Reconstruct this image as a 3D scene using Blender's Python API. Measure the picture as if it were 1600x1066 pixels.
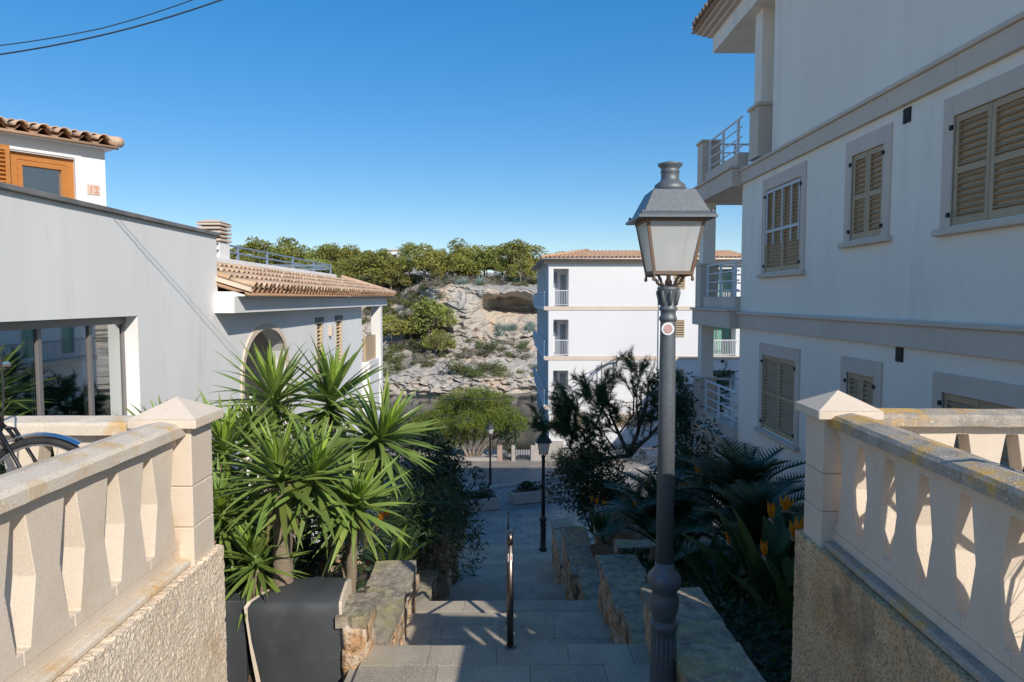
import bpy, bmesh, math, random
import numpy as np
from mathutils import Vector, Matrix, Euler, noise
random.seed(7); rng = np.random.default_rng(7)
R = math.radians
for o in list(bpy.data.objects): bpy.data.objects.remove(o)
sc = bpy.context.scene
C = sc.collection

# ---------------------------------------------------------------- camera
cam_d = bpy.data.cameras.new('camera'); cam = bpy.data.objects.new('camera', cam_d); C.objects.link(cam)
cam_d.sensor_width = 36; cam_d.lens = 24.0; cam_d.clip_start = 0.05; cam_d.clip_end = 3000
PITCH = math.atan(65/1067); YAW = math.atan(10/1067)
cam.rotation_euler = (math.pi/2-PITCH, 0, -YAW)
sc.camera = cam
# ---------------------------------------------------------------- sky and sun
TO_SUN = Vector((1, -1.65, 1.2)).normalized()
w = bpy.data.worlds.new('World'); sc.world = w; w.use_nodes = True
nt = w.node_tree; nt.nodes.clear()
sky = nt.nodes.new('ShaderNodeTexSky'); sky.sky_type = 'NISHITA'; sky.sun_disc = False
sky.sun_elevation = math.asin(TO_SUN.z); sky.sun_rotation = math.atan2(TO_SUN.x, TO_SUN.y)
sky.altitude = 0; sky.air_density = 0.9; sky.dust_density = 0.25; sky.ozone_density = 3.0
gm = nt.nodes.new('ShaderNodeGamma'); gm.inputs['Gamma'].default_value = 0.58
hs = nt.nodes.new('ShaderNodeHueSaturation'); hs.inputs['Saturation'].default_value = 1.86; hs.inputs['Hue'].default_value = 0.506
bg = nt.nodes.new('ShaderNodeBackground'); bg.inputs['Strength'].default_value = 0.15
wo = nt.nodes.new('ShaderNodeOutputWorld')
nt.links.new(sky.outputs[0], gm.inputs[0]); nt.links.new(gm.outputs[0], hs.inputs['Color']); nt.links.new(hs.outputs[0], bg.inputs[0]); nt.links.new(bg.outputs[0], wo.inputs[0])
sd = bpy.data.lights.new('sun', 'SUN'); sd.energy = 2.35; sd.angle = R(0.53); sd.color = (1.0, 0.94, 0.85)
sun = bpy.data.objects.new('sun', sd); C.objects.link(sun)
sun.rotation_euler = TO_SUN.to_track_quat('Z', 'Y').to_euler()
vs = sc.view_settings; vs.view_transform = 'Standard'; vs.look = 'None'; vs.gamma = 1; vs.exposure = 0.95
try: vs.use_curve_mapping = False
except Exception: pass

# ---------------------------------------------------------------- placing helpers
CM = Euler((math.pi/2-PITCH, 0, -YAW)).to_matrix()
def ray(px, py):
    d = CM @ Vector(((px-800)/1067, -(py-533)/1067, -1)); return d/d.y
def atY(px, py, Y): return ray(px, py)*Y
def atX(px, py, X): d = ray(px, py); return d*(X/d.x)
def atZ(px, py, Z): d = ray(px, py); return d*(Z/d.z)

# ---------------------------------------------------------------- mesh helpers
class MB:
    def __init__(s): s.v = []; s.f = []
    def add(s, v, f, M=None):
        n = len(s.v)
        s.v += [tuple(M @ Vector(p)) for p in v] if M is not None else [tuple(p) for p in v]
        s.f += [tuple(i+n for i in q) for q in f]; return s
    def box(s, x0, x1, y0, y1, z0, z1, M=None):
        return s.add([(x0,y0,z0),(x1,y0,z0),(x1,y1,z0),(x0,y1,z0),(x0,y0,z1),(x1,y0,z1),(x1,y1,z1),(x0,y1,z1)],
                     [(3,2,1,0),(4,5,6,7),(0,1,5,4),(1,2,6,5),(2,3,7,6),(3,0,4,7)], M)
    def frustum(s, a, b, M=None):   # a, b: lists of points, same count
        n = len(a)
        return s.add(list(a)+list(b), [tuple(reversed(range(n))), tuple(range(n, 2*n))]+[(i,(i+1)%n,n+(i+1)%n,n+i) for i in range(n)], M)
    def prism(s, pts, vec, M=None):
        vec = Vector(vec); return s.frustum([Vector(p) for p in pts], [Vector(p)+vec for p in pts], M)
    def tube(s, path, r, n=8, M=None, cap=True):
        path = [Vector(p) for p in path]; k = len(path)
        rs = r if isinstance(r, (list, tuple)) else [r]*k
        V = []; F = []; up = None
        for i, p in enumerate(path):
            t = (path[min(i+1,k-1)]-path[max(i-1,0)]).normalized()
            if up is None: up = t.orthogonal().normalized()
            up = (up-t*up.dot(t)); up = up.normalized() if up.length > 1e-6 else t.orthogonal().normalized()
            b = t.cross(up)
            for j in range(n):
                a = 2*math.pi*j/n; V.append(p+(up*math.cos(a)+b*math.sin(a))*rs[i])
        for i in range(k-1):
            for j in range(n): F.append((i*n+j, i*n+(j+1)%n, (i+1)*n+(j+1)%n, (i+1)*n+j))
        if cap: F.append(tuple(reversed(range(n)))); F.append(tuple(range((k-1)*n, k*n)))
        return s.add(V, F, M)
    def lathe(s, prof, n=20, M=None):
        V = []; F = []
        for r, z in prof:
            for j in range(n): a = 2*math.pi*j/n; V.append((r*math.cos(a), r*math.sin(a), z))
        for i in range(len(prof)-1):
            for j in range(n): F.append((i*n+j, i*n+(j+1)%n, (i+1)*n+(j+1)%n, (i+1)*n+j))
        F.append(tuple(reversed(range(n)))); F.append(tuple(range((len(prof)-1)*n, len(prof)*n)))
        return s.add(V, F, M)
    def grid(s, P):     # P[i][j] points
        a = len(P); b = len(P[0])
        return s.add([p for r in P for p in r], [(i*b+j, i*b+j+1, (i+1)*b+j+1, (i+1)*b+j) for i in range(a-1) for j in range(b-1)])
    def mesh(s, name, mat, smooth=False, off=None, bevel=0, seg=1):
        v = s.v if off is None else [(p[0]-off[0], p[1]-off[1], p[2]-off[2]) for p in s.v]
        me = bpy.data.meshes.new(name); me.from_pydata(v, [], s.f)
        if bevel:
            bm = bmesh.new(); bm.from_mesh(me)
            bmesh.ops.recalc_face_normals(bm, faces=bm.faces)
            bmesh.ops.bevel(bm, geom=list(bm.edges), offset=bevel, segments=seg, affect='EDGES', clamp_overlap=True)
            bm.to_mesh(me); bm.free()
        if mat is not None: me.materials.append(mat)
        if smooth: me.polygons.foreach_set('use_smooth', [True]*len(me.polygons))
        me.update(); return me

BASE = {}
def base_of(o): return BASE.get(o.name, Vector((0,0,0)))
def tag(o, label=None, cat=None, group=None, kind=None):
    if label: o['label'] = label
    if cat: o['category'] = cat
    if group: o['group'] = group
    if kind: o['kind'] = kind
    return o
def thing(name, label, cat, loc=(0,0,0), group=None):
    o = bpy.data.objects.new(name, None); C.objects.link(o); o.location = loc; BASE[o.name] = Vector(loc)
    o.empty_display_size = 0.1
    return tag(o, label, cat, group)
def part(name, mb, mat, parent=None, smooth=False, bevel=0, seg=1, autosm=False):
    b = base_of(parent) if parent else None
    me = mb.mesh(name, mat, smooth, b, bevel, seg)
    o = bpy.data.objects.new(name, me); C.objects.link(o)
    if parent: o.parent = parent; BASE[o.name] = b
    return o
def solo(name, mb, mat, label, cat, group=None, smooth=False, bevel=0, org=None):
    org = Vector(org) if org is not None else Vector(mb.v[0])
    me = mb.mesh(name, mat, smooth, org, bevel)
    o = bpy.data.objects.new(name, me); C.objects.link(o); o.location = org; BASE[o.name] = org
    return tag(o, label, cat, group)
def struct(name, mb, mat, smooth=False, bevel=0):
    o = part(name, mb, mat, None, smooth, bevel); o['kind'] = 'structure'; BASE[o.name] = Vector((0,0,0)); return o
def inst(name, me, parent, M):
    o = bpy.data.objects.new(name, me); C.objects.link(o); o.parent = parent
    b = base_of(parent)
    o.matrix_basis = Matrix.Translation(-b) @ M; return o
def axes(o, x, y, z):
    x, y, z = Vector(x), Vector(y), Vector(z)
    return Matrix(((x.x,y.x,z.x,o[0]),(x.y,y.y,z.y,o[1]),(x.z,y.z,z.z,o[2]),(0,0,0,1)))
def T(x, y, z): return Matrix.Translation((x, y, z))
def sm(a, b, x):
    t = min(1, max(0, (x-a)/(b-a))); return t*t*(3-2*t)
def lerpl(tab, x):
    if x <= tab[0][0]: return tab[0][1]
    for (a, va), (b, vb) in zip(tab, tab[1:]):
        if x <= b: return va+(vb-va)*(x-a)/(b-a)
    return tab[-1][1]
def nz(x, y, z, s=1.0, oct=4): return noise.fractal(Vector((x*s, y*s, z*s)), 0.9, 2.1, oct)

# ---------------------------------------------------------------- materials
def pm(name, c1, c2=None, scale=2.0, rough=0.8, bump=0.0, bscale=30.0, bdist=0.01, rnd=0.0, speck=None, stain=None,
       metal=0.0, spec=0.4, trans=0.0, detail=6, voro=0, stretch=None, hue=0.0, streak=None):
    m = bpy.data.materials.new(name); m.use_nodes = True; n = m.node_tree; L = n.links; n.nodes.clear()
    N = n.nodes.new
    out = N('ShaderNodeOutputMaterial'); bs = N('ShaderNodeBsdfPrincipled')
    bs.inputs['Roughness'].default_value = rough; bs.inputs['Metallic'].default_value = metal
    bs.inputs['Specular IOR Level'].default_value = spec
    geo = N('ShaderNodeNewGeometry'); pos = geo.outputs['Position']
    if stretch:
        mp = N('ShaderNodeMapping'); mp.inputs['Scale'].default_value = stretch; L.new(pos, mp.inputs[0]); pos2 = mp.outputs[0]
    else: pos2 = pos
    def noi(s, d=detail, p=None, r=0.6):
        t = N('ShaderNodeTexNoise'); t.inputs['Scale'].default_value = s; t.inputs['Detail'].default_value = d; t.inputs['Roughness'].default_value = r
        L.new(p if p is not None else pos, t.inputs['Vector']); return t.outputs[0]
    def ramp(v, a, b):
        r = N('ShaderNodeMapRange'); r.inputs[1].default_value = a; r.inputs[2].default_value = b; L.new(v, r.inputs[0]); return r.outputs[0]
    def mix(fac, a, b, mode='MIX'):
        x = N('ShaderNodeMix'); x.data_type = 'RGBA'; x.blend_type = mode
        if isinstance(fac, float): x.inputs[0].default_value = fac
        else: L.new(fac, x.inputs[0])
        for k, q in ((6, a), (7, b)):
            if isinstance(q, tuple): x.inputs[k].default_value = (*q, 1)
            else: L.new(q, x.inputs[k])
        return x.outputs[2]
    c2 = c2 or c1
    col = mix(ramp(noi(scale, p=pos2), 0.35, 0.65), tuple(c1), tuple(c2))
    if stain:      # (colour, scale, lo, hi)
        col = mix(ramp(noi(stain[1], 8, pos2, 0.7), stain[2], stain[3]), col, tuple(stain[0]))
    if streak:     # rain streaks: (colour, lo, hi)
        mq = N('ShaderNodeMapping'); mq.inputs['Scale'].default_value = (1.7, 1.7, .22); L.new(pos, mq.inputs[0])
        col = mix(ramp(noi(1.6, 7, mq.outputs[0], 0.7), streak[1], streak[2]), col, tuple(streak[0]))
    if speck:      # (colour, scale, lo, hi)
        col = mix(ramp(noi(speck[1], 2), speck[2], speck[3]), col, tuple(speck[0]))
    if rnd or hue:
        oi = N('ShaderNodeObjectInfo'); h = N('ShaderNodeHueSaturation')
        r = N('ShaderNodeMapRange'); r.inputs[3].default_value = 1-rnd; r.inputs[4].default_value = 1+rnd
        L.new(oi.outputs['Random'], r.inputs[0]); L.new(r.outputs[0], h.inputs['Value'])
        if hue:
            mu = N('ShaderNodeMath'); mu.operation = 'MULTIPLY'; mu.inputs[1].default_value = 7.31; L.new(oi.outputs['Random'], mu.inputs[0])
            fr = N('ShaderNodeMath'); fr.operation = 'FRACT'; L.new(mu.outputs[0], fr.inputs[0])
            r2 = N('ShaderNodeMapRange'); r2.inputs[3].default_value = 0.5-hue; r2.inputs[4].default_value = 0.5+hue
            L.new(fr.outputs[0], r2.inputs[0]); L.new(r2.outputs[0], h.inputs['Hue'])
        L.new(col, h.inputs['Color']); col = h.outputs[0]
    L.new(col, bs.inputs['Base Color'])
    if bump:
        if voro:
            t = N('ShaderNodeTexVoronoi'); t.inputs['Scale'].default_value = voro; L.new(pos, t.inputs['Vector'])
            a = N('ShaderNodeMath'); a.operation = 'MULTIPLY_ADD'; a.inputs[1].default_value = -1.0
            L.new(t.outputs[0], a.inputs[0]); L.new(noi(bscale), a.inputs[2]); bh = a.outputs[0]
        else: bh = noi(bscale, 8, pos2)
        b = N('ShaderNodeBump'); b.inputs['Strength'].default_value = bump; b.inputs['Distance'].default_value = bdist
        L.new(bh, b.inputs['Height']); L.new(b.outputs[0], bs.inputs['Normal'])
    sh = bs.outputs[0]
    if trans:
        tr = N('ShaderNodeBsdfTranslucent'); L.new(col, tr.inputs[0]); mx = N('ShaderNodeMixShader'); mx.inputs[0].default_value = trans
        L.new(sh, mx.inputs[1]); L.new(tr.outputs[0], mx.inputs[2]); sh = mx.outputs[0]
    L.new(sh, out.inputs[0]); return m

M = {}
M['plaster'] = pm('white_plaster', (.82,.80,.77), (.77,.75,.72), 0.8, .9, .25, 60, .004, stain=((.62,.58,.53), 1.1, .58, .80), stretch=(1,1,.28), streak=((.73,.70,.66), .55, .85))
M['plaster_r'] = pm('ivory_plaster', (.88,.79,.68), (.83,.74,.63), 0.6, .9, .22, 70, .004, stain=((.66,.60,.52), 1.3, .56, .82), stretch=(1.2,1.2,.22), streak=((.76,.69,.61), .55, .85))
M['plaster_far'] = pm('bright_plaster', (.73,.72,.71), (.70,.69,.68), 0.4, .9)
M['band'] = pm('limestone_band', (.66,.54,.44), (.60,.49,.40), 1.2, .85, .2, 40, .004, stain=((.50,.42,.35), 2.0, .55, .8), stretch=(1,1,.6))
M['dark_cap'] = pm('grey_roof_edge', (.23,.22,.21), (.15,.145,.14), 3, .8, .3, 30, .01)
M['stone'] = pm('cast_sandstone', (.76,.635,.50), (.69,.57,.44), 3, .92, .5, 160, .004, speck=((.60,.495,.385), 150, .48, .72), stain=((.64,.47,.29), 2.2, .56, .76))
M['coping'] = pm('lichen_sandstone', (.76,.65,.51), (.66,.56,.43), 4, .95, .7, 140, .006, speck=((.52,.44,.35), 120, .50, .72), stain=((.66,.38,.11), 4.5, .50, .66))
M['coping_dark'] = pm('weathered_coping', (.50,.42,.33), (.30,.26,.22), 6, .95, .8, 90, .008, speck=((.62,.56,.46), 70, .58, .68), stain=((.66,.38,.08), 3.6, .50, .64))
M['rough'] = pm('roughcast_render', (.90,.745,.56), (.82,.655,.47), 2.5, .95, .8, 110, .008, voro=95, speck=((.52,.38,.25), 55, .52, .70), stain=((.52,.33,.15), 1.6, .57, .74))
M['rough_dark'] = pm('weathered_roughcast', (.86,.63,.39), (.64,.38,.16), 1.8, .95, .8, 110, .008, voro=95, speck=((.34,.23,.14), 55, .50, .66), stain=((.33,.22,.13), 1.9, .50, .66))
M['rock'] = pm('orange_limestone', (.66,.43,.25), (.52,.30,.15), 5.0, .95, 1.0, 26, .05, rnd=.14, stain=((.70,.60,.47), 5.5, .46, .62), speck=((.22,.15,.10), 16, .60, .72), detail=10)
M['slab_old'] = pm('weathered_stone_slab', (.43,.36,.27), (.17,.145,.115), 8, .95, .6, 60, .01, rnd=.12, stain=((.38,.34,.14), 2.2, .50, .68), speck=((.52,.47,.38), 45, .58, .68))
M['step'] = pm('granite_step', (.44,.365,.27), (.31,.265,.205), 2, .8, .4, 200, .003, rnd=.09, speck=((.60,.54,.46), 75, .54, .66), stain=((.36,.32,.17), 1.5, .55, .80))
M['paver'] = pm('plaza_paver', (.36,.30,.25), (.29,.25,.21), 1.5, .6, .3, 80, .004, rnd=.14, stain=((.22,.19,.17), 1.2, .5, .75))
M['road'] = pm('road_surface', (.27,.255,.24), (.23,.22,.21), .8, .85, .3, 90, .004)
M['kerb'] = pm('kerb_stone', (.36,.34,.31), (.29,.27,.25), 2, .85, .2, 60, .004, rnd=.1)
M['soil'] = pm('garden_soil', (.085,.06,.04), (.13,.09,.06), 3, 1, .8, 25, .04)
M['tile'] = pm('terracotta_tile', (.60,.40,.26), (.50,.30,.18), 4, .9, .3, 50, .006, rnd=.22, hue=.012, stain=((.64,.52,.38), 5, .46, .66))
M['tile_bed'] = pm('terracotta_pan', (.46,.29,.18), (.38,.23,.14), 4, .9, .3, 50, .006)
M['tile_far'] = pm('far_terracotta', (.50,.31,.20), (.40,.24,.15), 2.5, .9, stain=((.56,.43,.31), 4, .48, .66))
M['shutter'] = pm('taupe_shutter', (.46,.33,.20), (.42,.295,.175), 5, .55, .1, 60, .002, rnd=.05)
M['shutter_grey'] = pm('pale_window_bar', (.52,.52,.52), None, 5, .5)
M['wood'] = pm('orange_wood', (.50,.20,.045), (.42,.155,.03), 6, .5, .2, 30, .003, stretch=(1,1,8))
M['frame'] = pm('grey_aluminium', (.26,.24,.235), (.23,.21,.21), 2, .4, metal=.3)
M['rail_white'] = pm('white_rail_paint', (.72,.73,.75), None, 3, .4)
M['rail_blue'] = pm('blue_grey_rail', (.20,.25,.31), None, 3, .45)
M['lampmetal'] = pm('hammered_grey_paint', (.150,.165,.175), (.115,.128,.138), 40, .42, .7, 170, .003, metal=.25, spec=.5)
M['lampdark'] = pm('dark_lamp_paint', (.040,.043,.047), (.03,.032,.036), 30, .45, .5, 150, .003, metal=.2)
M['rust'] = pm('rusty_lantern_frame', (.17,.145,.12), (.20,.11,.065), 9, .7, .5, 90, .003, metal=.2)
M['steel'] = pm('stainless_steel', (.24,.20,.17), (.18,.15,.13), 8, .38, metal=1.0)
M['chrome'] = pm('polished_metal', (.72,.72,.72), None, 3, .36, metal=1.0)
M['rubber'] = pm('black_rubber', (.022,.021,.02), (.04,.038,.036), 20, .7, .4, 120, .003)
M['black'] = pm('black_paint', (.012,.012,.013), None, 3, .4)
M['orange'] = pm('orange_reflector', (.75,.26,.01), None, 3, .25)
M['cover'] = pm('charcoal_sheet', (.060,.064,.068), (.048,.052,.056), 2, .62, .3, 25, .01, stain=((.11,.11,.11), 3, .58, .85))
M['dark'] = pm('dark_interior', (.045,.042,.04), (.03,.03,.03), 1, .9)  # near-black colour standing in for the unlit depth behind openings
M['inner'] = pm('room_wall', (.72,.74,.74), (.66,.68,.68), 1, .9)
M['iron'] = pm('iron_bars', (.015,.015,.016), None, 2, .6)
M['blueshade'] = pm('grey_blue_door', (.22,.26,.32), None, 2, .6)
M['green'] = pm('green_blind', (.16,.34,.26), (.13,.30,.23), 2, .5)
M['louvre'] = pm('beige_louvre', (.56,.44,.30), None, 3, .7, rnd=.05)
M['wire'] = pm('cable', (.035,.033,.03), None, 2, .6)
M['wire_pale'] = pm('pale_cable', (.20,.18,.15), None, 2, .7)
M['trunk'] = pm('pine_bark', (.17,.125,.09), (.10,.07,.05), 6, .95, .8, 30, .02, stretch=(1,1,.4))
M['trunk_pale'] = pm('grey_bark', (.30,.25,.20), (.20,.16,.13), 5, .95, .6, 30, .02)
M['ytrunk'] = pm('yucca_bark', (.40,.31,.22), (.29,.22,.15), 12, .95, .9, 60, .02, stretch=(1,1,5))
M['yleaf'] = pm('yucca_leaf', (.225,.30,.062), (.150,.225,.050), 3, .40, rnd=.34, hue=.015, trans=.22)
M['yleaf_new'] = pm('young_yucca_leaf', (.36,.48,.06), (.28,.42,.055), 3, .42, rnd=.2, trans=.3)
M['yleaf_dead'] = pm('dead_yucca_leaf', (.34,.25,.14), (.24,.17,.10), 6, .9, rnd=.2)
M['leaf_dark'] = pm('dark_shrub_leaf', (.040,.072,.026), (.026,.050,.018), 2, .5, rnd=.1, trans=.15)
M['leaf_mid'] = pm('oleander_leaf', (.058,.105,.03), (.035,.07,.022), 2, .45, rnd=.1, trans=.2)
M['leaf_yel'] = pm('yellow_green_leaf', (.22,.28,.03), (.13,.2,.03), 2, .45, trans=.3)
M['cycad'] = pm('cycad_frond', (.030,.062,.020), (.022,.046,.016), 2, .4, rnd=.2, trans=.1)
M['petal'] = pm('orange_petal', (.78,.24,.012), (.70,.32,.02), 20, .5, trans=.3)
M['bract'] = pm('flower_bract', (.22,.12,.08), None, 4, .6)
M['needle'] = pm('pine_needle', (.070,.115,.032), (.045,.082,.024), 1.5, .6, rnd=.12, trans=.2)
M['needle_bright'] = pm('bright_pine_needle', (.24,.29,.045), (.16,.21,.04), .8, .6, rnd=.1, trans=.25)  # bright yellow-green needles of the umbrella pine
M['needle_far'] = pm('far_pine_needle', (.33,.32,.068), (.20,.21,.055), .35, .7, rnd=.24, hue=.022, trans=.2)
M['scrub'] = pm('scrub_leaf', (.160,.175,.055), (.10,.125,.045), .7, .8, rnd=.30, hue=.02, trans=.15)
M['scrub_grey'] = pm('dry_scrub', (.25,.215,.165), (.19,.165,.125), 1, .9, rnd=.2)
M['agave'] = pm('agave_leaf', (.26,.34,.30), (.20,.28,.24), 2, .6, rnd=.15)
M['ground_green'] = pm('ground_cover_leaf', (.04,.085,.018), (.028,.06,.014), 3, .5, trans=.15)
M['concrete'] = pm('pale_concrete', (.42,.38,.34), (.36,.33,.30), 2, .9, .3, 60, .005)
M['pinkstone'] = pm('pink_gatepost', (.42,.30,.25), (.36,.26,.22), 3, .9)
M['sticker_white'] = pm('white_sticker', (.75,.74,.73), None, 3, .4)
M['sticker_red'] = pm('red_print', (.45,.16,.12), (.55,.45,.42), 120, .4)
M['plate'] = pm('number_tile', (.66,.48,.40), None, 3, .4)
M['number'] = pm('number_print', (.62,.26,.12), None, 3, .4)

def glass(name, tint, fac=.25, rough=.02):
    m = bpy.data.materials.new(name); m.use_nodes = True; n = m.node_tree; n.nodes.clear(); N = n.nodes.new; L = n.links
    o = N('ShaderNodeOutputMaterial'); g = N('ShaderNodeBsdfGlossy'); g.inputs['Roughness'].default_value = rough; g.inputs['Color'].default_value = (.9,.95,.95,1)
    t = N('ShaderNodeBsdfTransparent'); t.inputs[0].default_value = (*tint, 1)
    lw = N('ShaderNodeFresnel'); lw.inputs['IOR'].default_value = 1.5
    ad = N('ShaderNodeMath'); ad.operation = 'ADD'; ad.use_clamp = True; ad.inputs[1].default_value = fac; L.new(lw.outputs[0], ad.inputs[0])
    mx = N('ShaderNodeMixShader'); L.new(ad.outputs[0], mx.inputs[0]); L.new(t.outputs[0], mx.inputs[1]); L.new(g.outputs[0], mx.inputs[2])
    L.new(mx.outputs[0], o.inputs[0]); return m
M['glass'] = glass('window_glass', (.86,.92,.91), .5)
M['glass_far'] = glass('green_glass', (.3,.5,.42), .25)
def milky():
    m = bpy.data.materials.new('milky_lantern_glass'); m.use_nodes = True; n = m.node_tree; n.nodes.clear(); N = n.nodes.new; L = n.links
    o = N('ShaderNodeOutputMaterial'); p = N('ShaderNodeBsdfPrincipled'); p.inputs['Roughness'].default_value = .25
    geo = N('ShaderNodeNewGeometry'); no = N('ShaderNodeTexNoise'); no.inputs['Scale'].default_value = 9; L.new(geo.outputs['Position'], no.inputs['Vector'])
    cr = N('ShaderNodeValToRGB'); cr.color_ramp.elements[0].position = .35; cr.color_ramp.elements[0].color = (.86,.86,.85,1); cr.color_ramp.elements[1].position = .7; cr.color_ramp.elements[1].color = (.88,.86,.80,1)
    L.new(no.outputs[0], cr.inputs[0]); L.new(cr.outputs[0], p.inputs['Base Color'])
    t = N('ShaderNodeBsdfTransparent'); tl = N('ShaderNodeBsdfTranslucent'); L.new(cr.outputs[0], tl.inputs[0])
    a = N('ShaderNodeMixShader'); a.inputs[0].default_value = .5; L.new(p.outputs[0], a.inputs[1]); L.new(tl.outputs[0], a.inputs[2])
    b = N('ShaderNodeMixShader'); b.inputs[0].default_value = .42; L.new(a.outputs[0], b.inputs[1]); L.new(t.outputs[0], b.inputs[2])
    L.new(b.outputs[0], o.inputs[0]); return m
M['milky'] = milky()
def watermat():
    m = pm('sea_water', (.06,.075,.06), (.05,.065,.055), .1, .10, .05, 1.2, .10, spec=.6); return m
M['water'] = watermat()
def rockmat():
    m = pm('cliff_rock', (.52,.45,.37), (.37,.345,.31), .13, .95, .6, 1.6, .5, stain=((.58,.43,.30), .22, .55, .68), speck=((.36,.32,.28), 1.3, .56, .72), detail=12, stretch=(1,1,.7))
    return m
M['cliff'] = rockmat()
M['hillsoil'] = M['cliff']
# ---------------------------------------------------------------- generic builders
def wall(mb, F, u0, u1, z0, z1, holes=(), th=.2, back=True):
    us = sorted({u0, u1, *[h[0] for h in holes], *[h[1] for h in holes]}); zs = sorted({z0, z1, *[h[2] for h in holes], *[h[3] for h in holes]})
    us = [u for u in us if u0 <= u <= u1]; zs = [z for z in zs if z0 <= z <= z1]
    def hole(a, b): return any(h[0] < a < h[1] and h[2] < b < h[3] for h in holes)
    for i in range(len(us)-1):
        for j in range(len(zs)-1):
            a, b, c, d = us[i], us[i+1], zs[j], zs[j+1]
            if hole((a+b)/2, (c+d)/2): continue
            mb.add([(a,0,c),(b,0,c),(b,0,d),(a,0,d)], [(0,1,2,3)], F)
            if back: mb.add([(a,-th,c),(b,-th,c),(b,-th,d),(a,-th,d)], [(3,2,1,0)], F)
    for (a, b, c, d) in holes:
        mb.add([(a,0,c),(b,0,c),(b,0,d),(a,0,d),(a,-th,c),(b,-th,c),(b,-th,d),(a,-th,d)], [(0,1,5,4),(1,2,6,5),(2,3,7,6),(3,0,4,7)], F)
    mb.add([(u0,0,z0),(u1,0,z0),(u1,0,z1),(u0,0,z1),(u0,-th,z0),(u1,-th,z0),(u1,-th,z1),(u0,-th,z1)], [(4,5,1,0),(5,6,2,1),(6,7,3,2),(7,4,0,3)], F)
    return mb
SLATS = {}
def slat_mesh(wd, d, th, tilt, mat):
    k = (round(wd,3), d, th, mat.name)
    if k not in SLATS:
        SLATS[k] = MB().box(-wd/2, wd/2, -d/2, d/2, -th/2, th/2, Matrix.Rotation(tilt, 4, 'X')).mesh('slat', mat)
    return SLATS[k]
def shutter(parent, F, u0, u1, z0, z1, mat, n_leaf=2, pitch=.062, mids=1, y=0.0, name='shutter'):
    """louvred leaves in the frame F (u, outward, z); each slat is a piece of its leaf"""
    lw = (u1-u0)/n_leaf; st = .055; t = .018
    for k in range(n_leaf):
        a = u0+k*lw+.004; b = u0+(k+1)*lw-.004
        m = MB()
        m.box(a, a+st, y-t, y+t, z0, z1, F); m.box(b-st, b, y-t, y+t, z0, z1, F)
        cuts = [z0]+[z0+(z1-z0)*(i+1)/(mids+1) for i in range(mids)]+[z1]
        rails = [(z0, z0+.09)]+[(c-.035, c+.035) for c in cuts[1:-1]]+[(z1-.07, z1)]
        for (c, d) in rails: m.box(a+st, b-st, y-t*.95, y+t*.95, c, d, F)
        m.box(a+st*.5, b-st*.5, y-t*.9-.012, y-t*.9, z0+.02, z1-.02, F)
        sh = part(name, m, mat, parent)
        me = slat_mesh(b-a-2*st, .045, .008, R(-38), mat)
        for (r0, r1) in zip(rails, rails[1:]):
            n = max(1, int((r1[0]-r0[1])/pitch)); p = (r1[0]-r0[1])/n
            for i in range(n): inst('slat', me, sh, F @ T((a+b)/2, y+.002, r0[1]+(i+.5)*p))
def tile_mesh(L=.42, r0=.095, r1=.078, th=.014, n=6, mat=None):
    m = MB(); V = []
    for (y, r) in ((0, r0), (L, r1)):
        for rr in (r, r-th):
            for j in range(n+1):
                a = math.pi*j/n; V.append((rr*math.cos(a), y, rr*math.sin(a)))
    k = n+1; F = []
    for j in range(n):
        F += [(j, j+1, 2*k+j+1, 2*k+j), (k+j+1, k+j, 3*k+j, 3*k+j+1), (j+1, j, k+j, k+j+1), (2*k+j, 2*k+j+1, 3*k+j+1, 3*k+j)]
    F += [(0, 2*k, 3*k, k), (n, k+n, 3*k+n, 2*k+n)]
    m.add(V, F); return m.mesh('roof_tile', mat or M['tile'], True)
TILE = tile_mesh()
def corrugated(mb, O, u, s, nrm, ncol, pitch, length, r=.08, steps=0, seg=6):
    """bed of pan tiles: a real corrugated sheet"""
    u, s, nrm, O = Vector(u), Vector(s), Vector(nrm), Vector(O); P = []
    rows = [0.0, length] if not steps else [x for i in range(steps) for x in (length*i/steps, length*(i+1)/steps-.001)]
    for ri, y in enumerate(rows):
        lift = (.03 if ri % 2 == 0 else 0) if steps else 0
        P.append([O+u*(pitch*(c+j/seg))+s*y+nrm*(lift+r*math.sin(2*math.pi*j/seg+math.pi)*.8) for c in range(ncol) for j in range(seg)])
    mb.grid(P); return mb
def tiles(parent, O, u, s, nrm, ncol, nrow, pitch, rowlen, maxn=300, keep=None):
    """cover tiles laid one by one; O = eave corner"""
    u, s, nrm, O = Vector(u), Vector(s), Vector(nrm), Vector(O); n = 0; over = MB()
    for r in range(nrow):
        for c in range(ncol):
            if keep and not keep(c, r): continue
            x = pitch*(c+.75)+random.uniform(-.006, .006); y = rowlen*r+random.uniform(-.012, .012)
            k = s+nrm*(-.05); k.normalize(); kn = u.cross(k)
            if kn.dot(nrm) < 0: kn = -kn
            uu = k.cross(kn)
            inst('roof_tile', TILE, parent, axes(O+u*x+s*y+nrm*(.025+.004*random.random()), uu, k, kn)); n += 1
    return n
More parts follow.
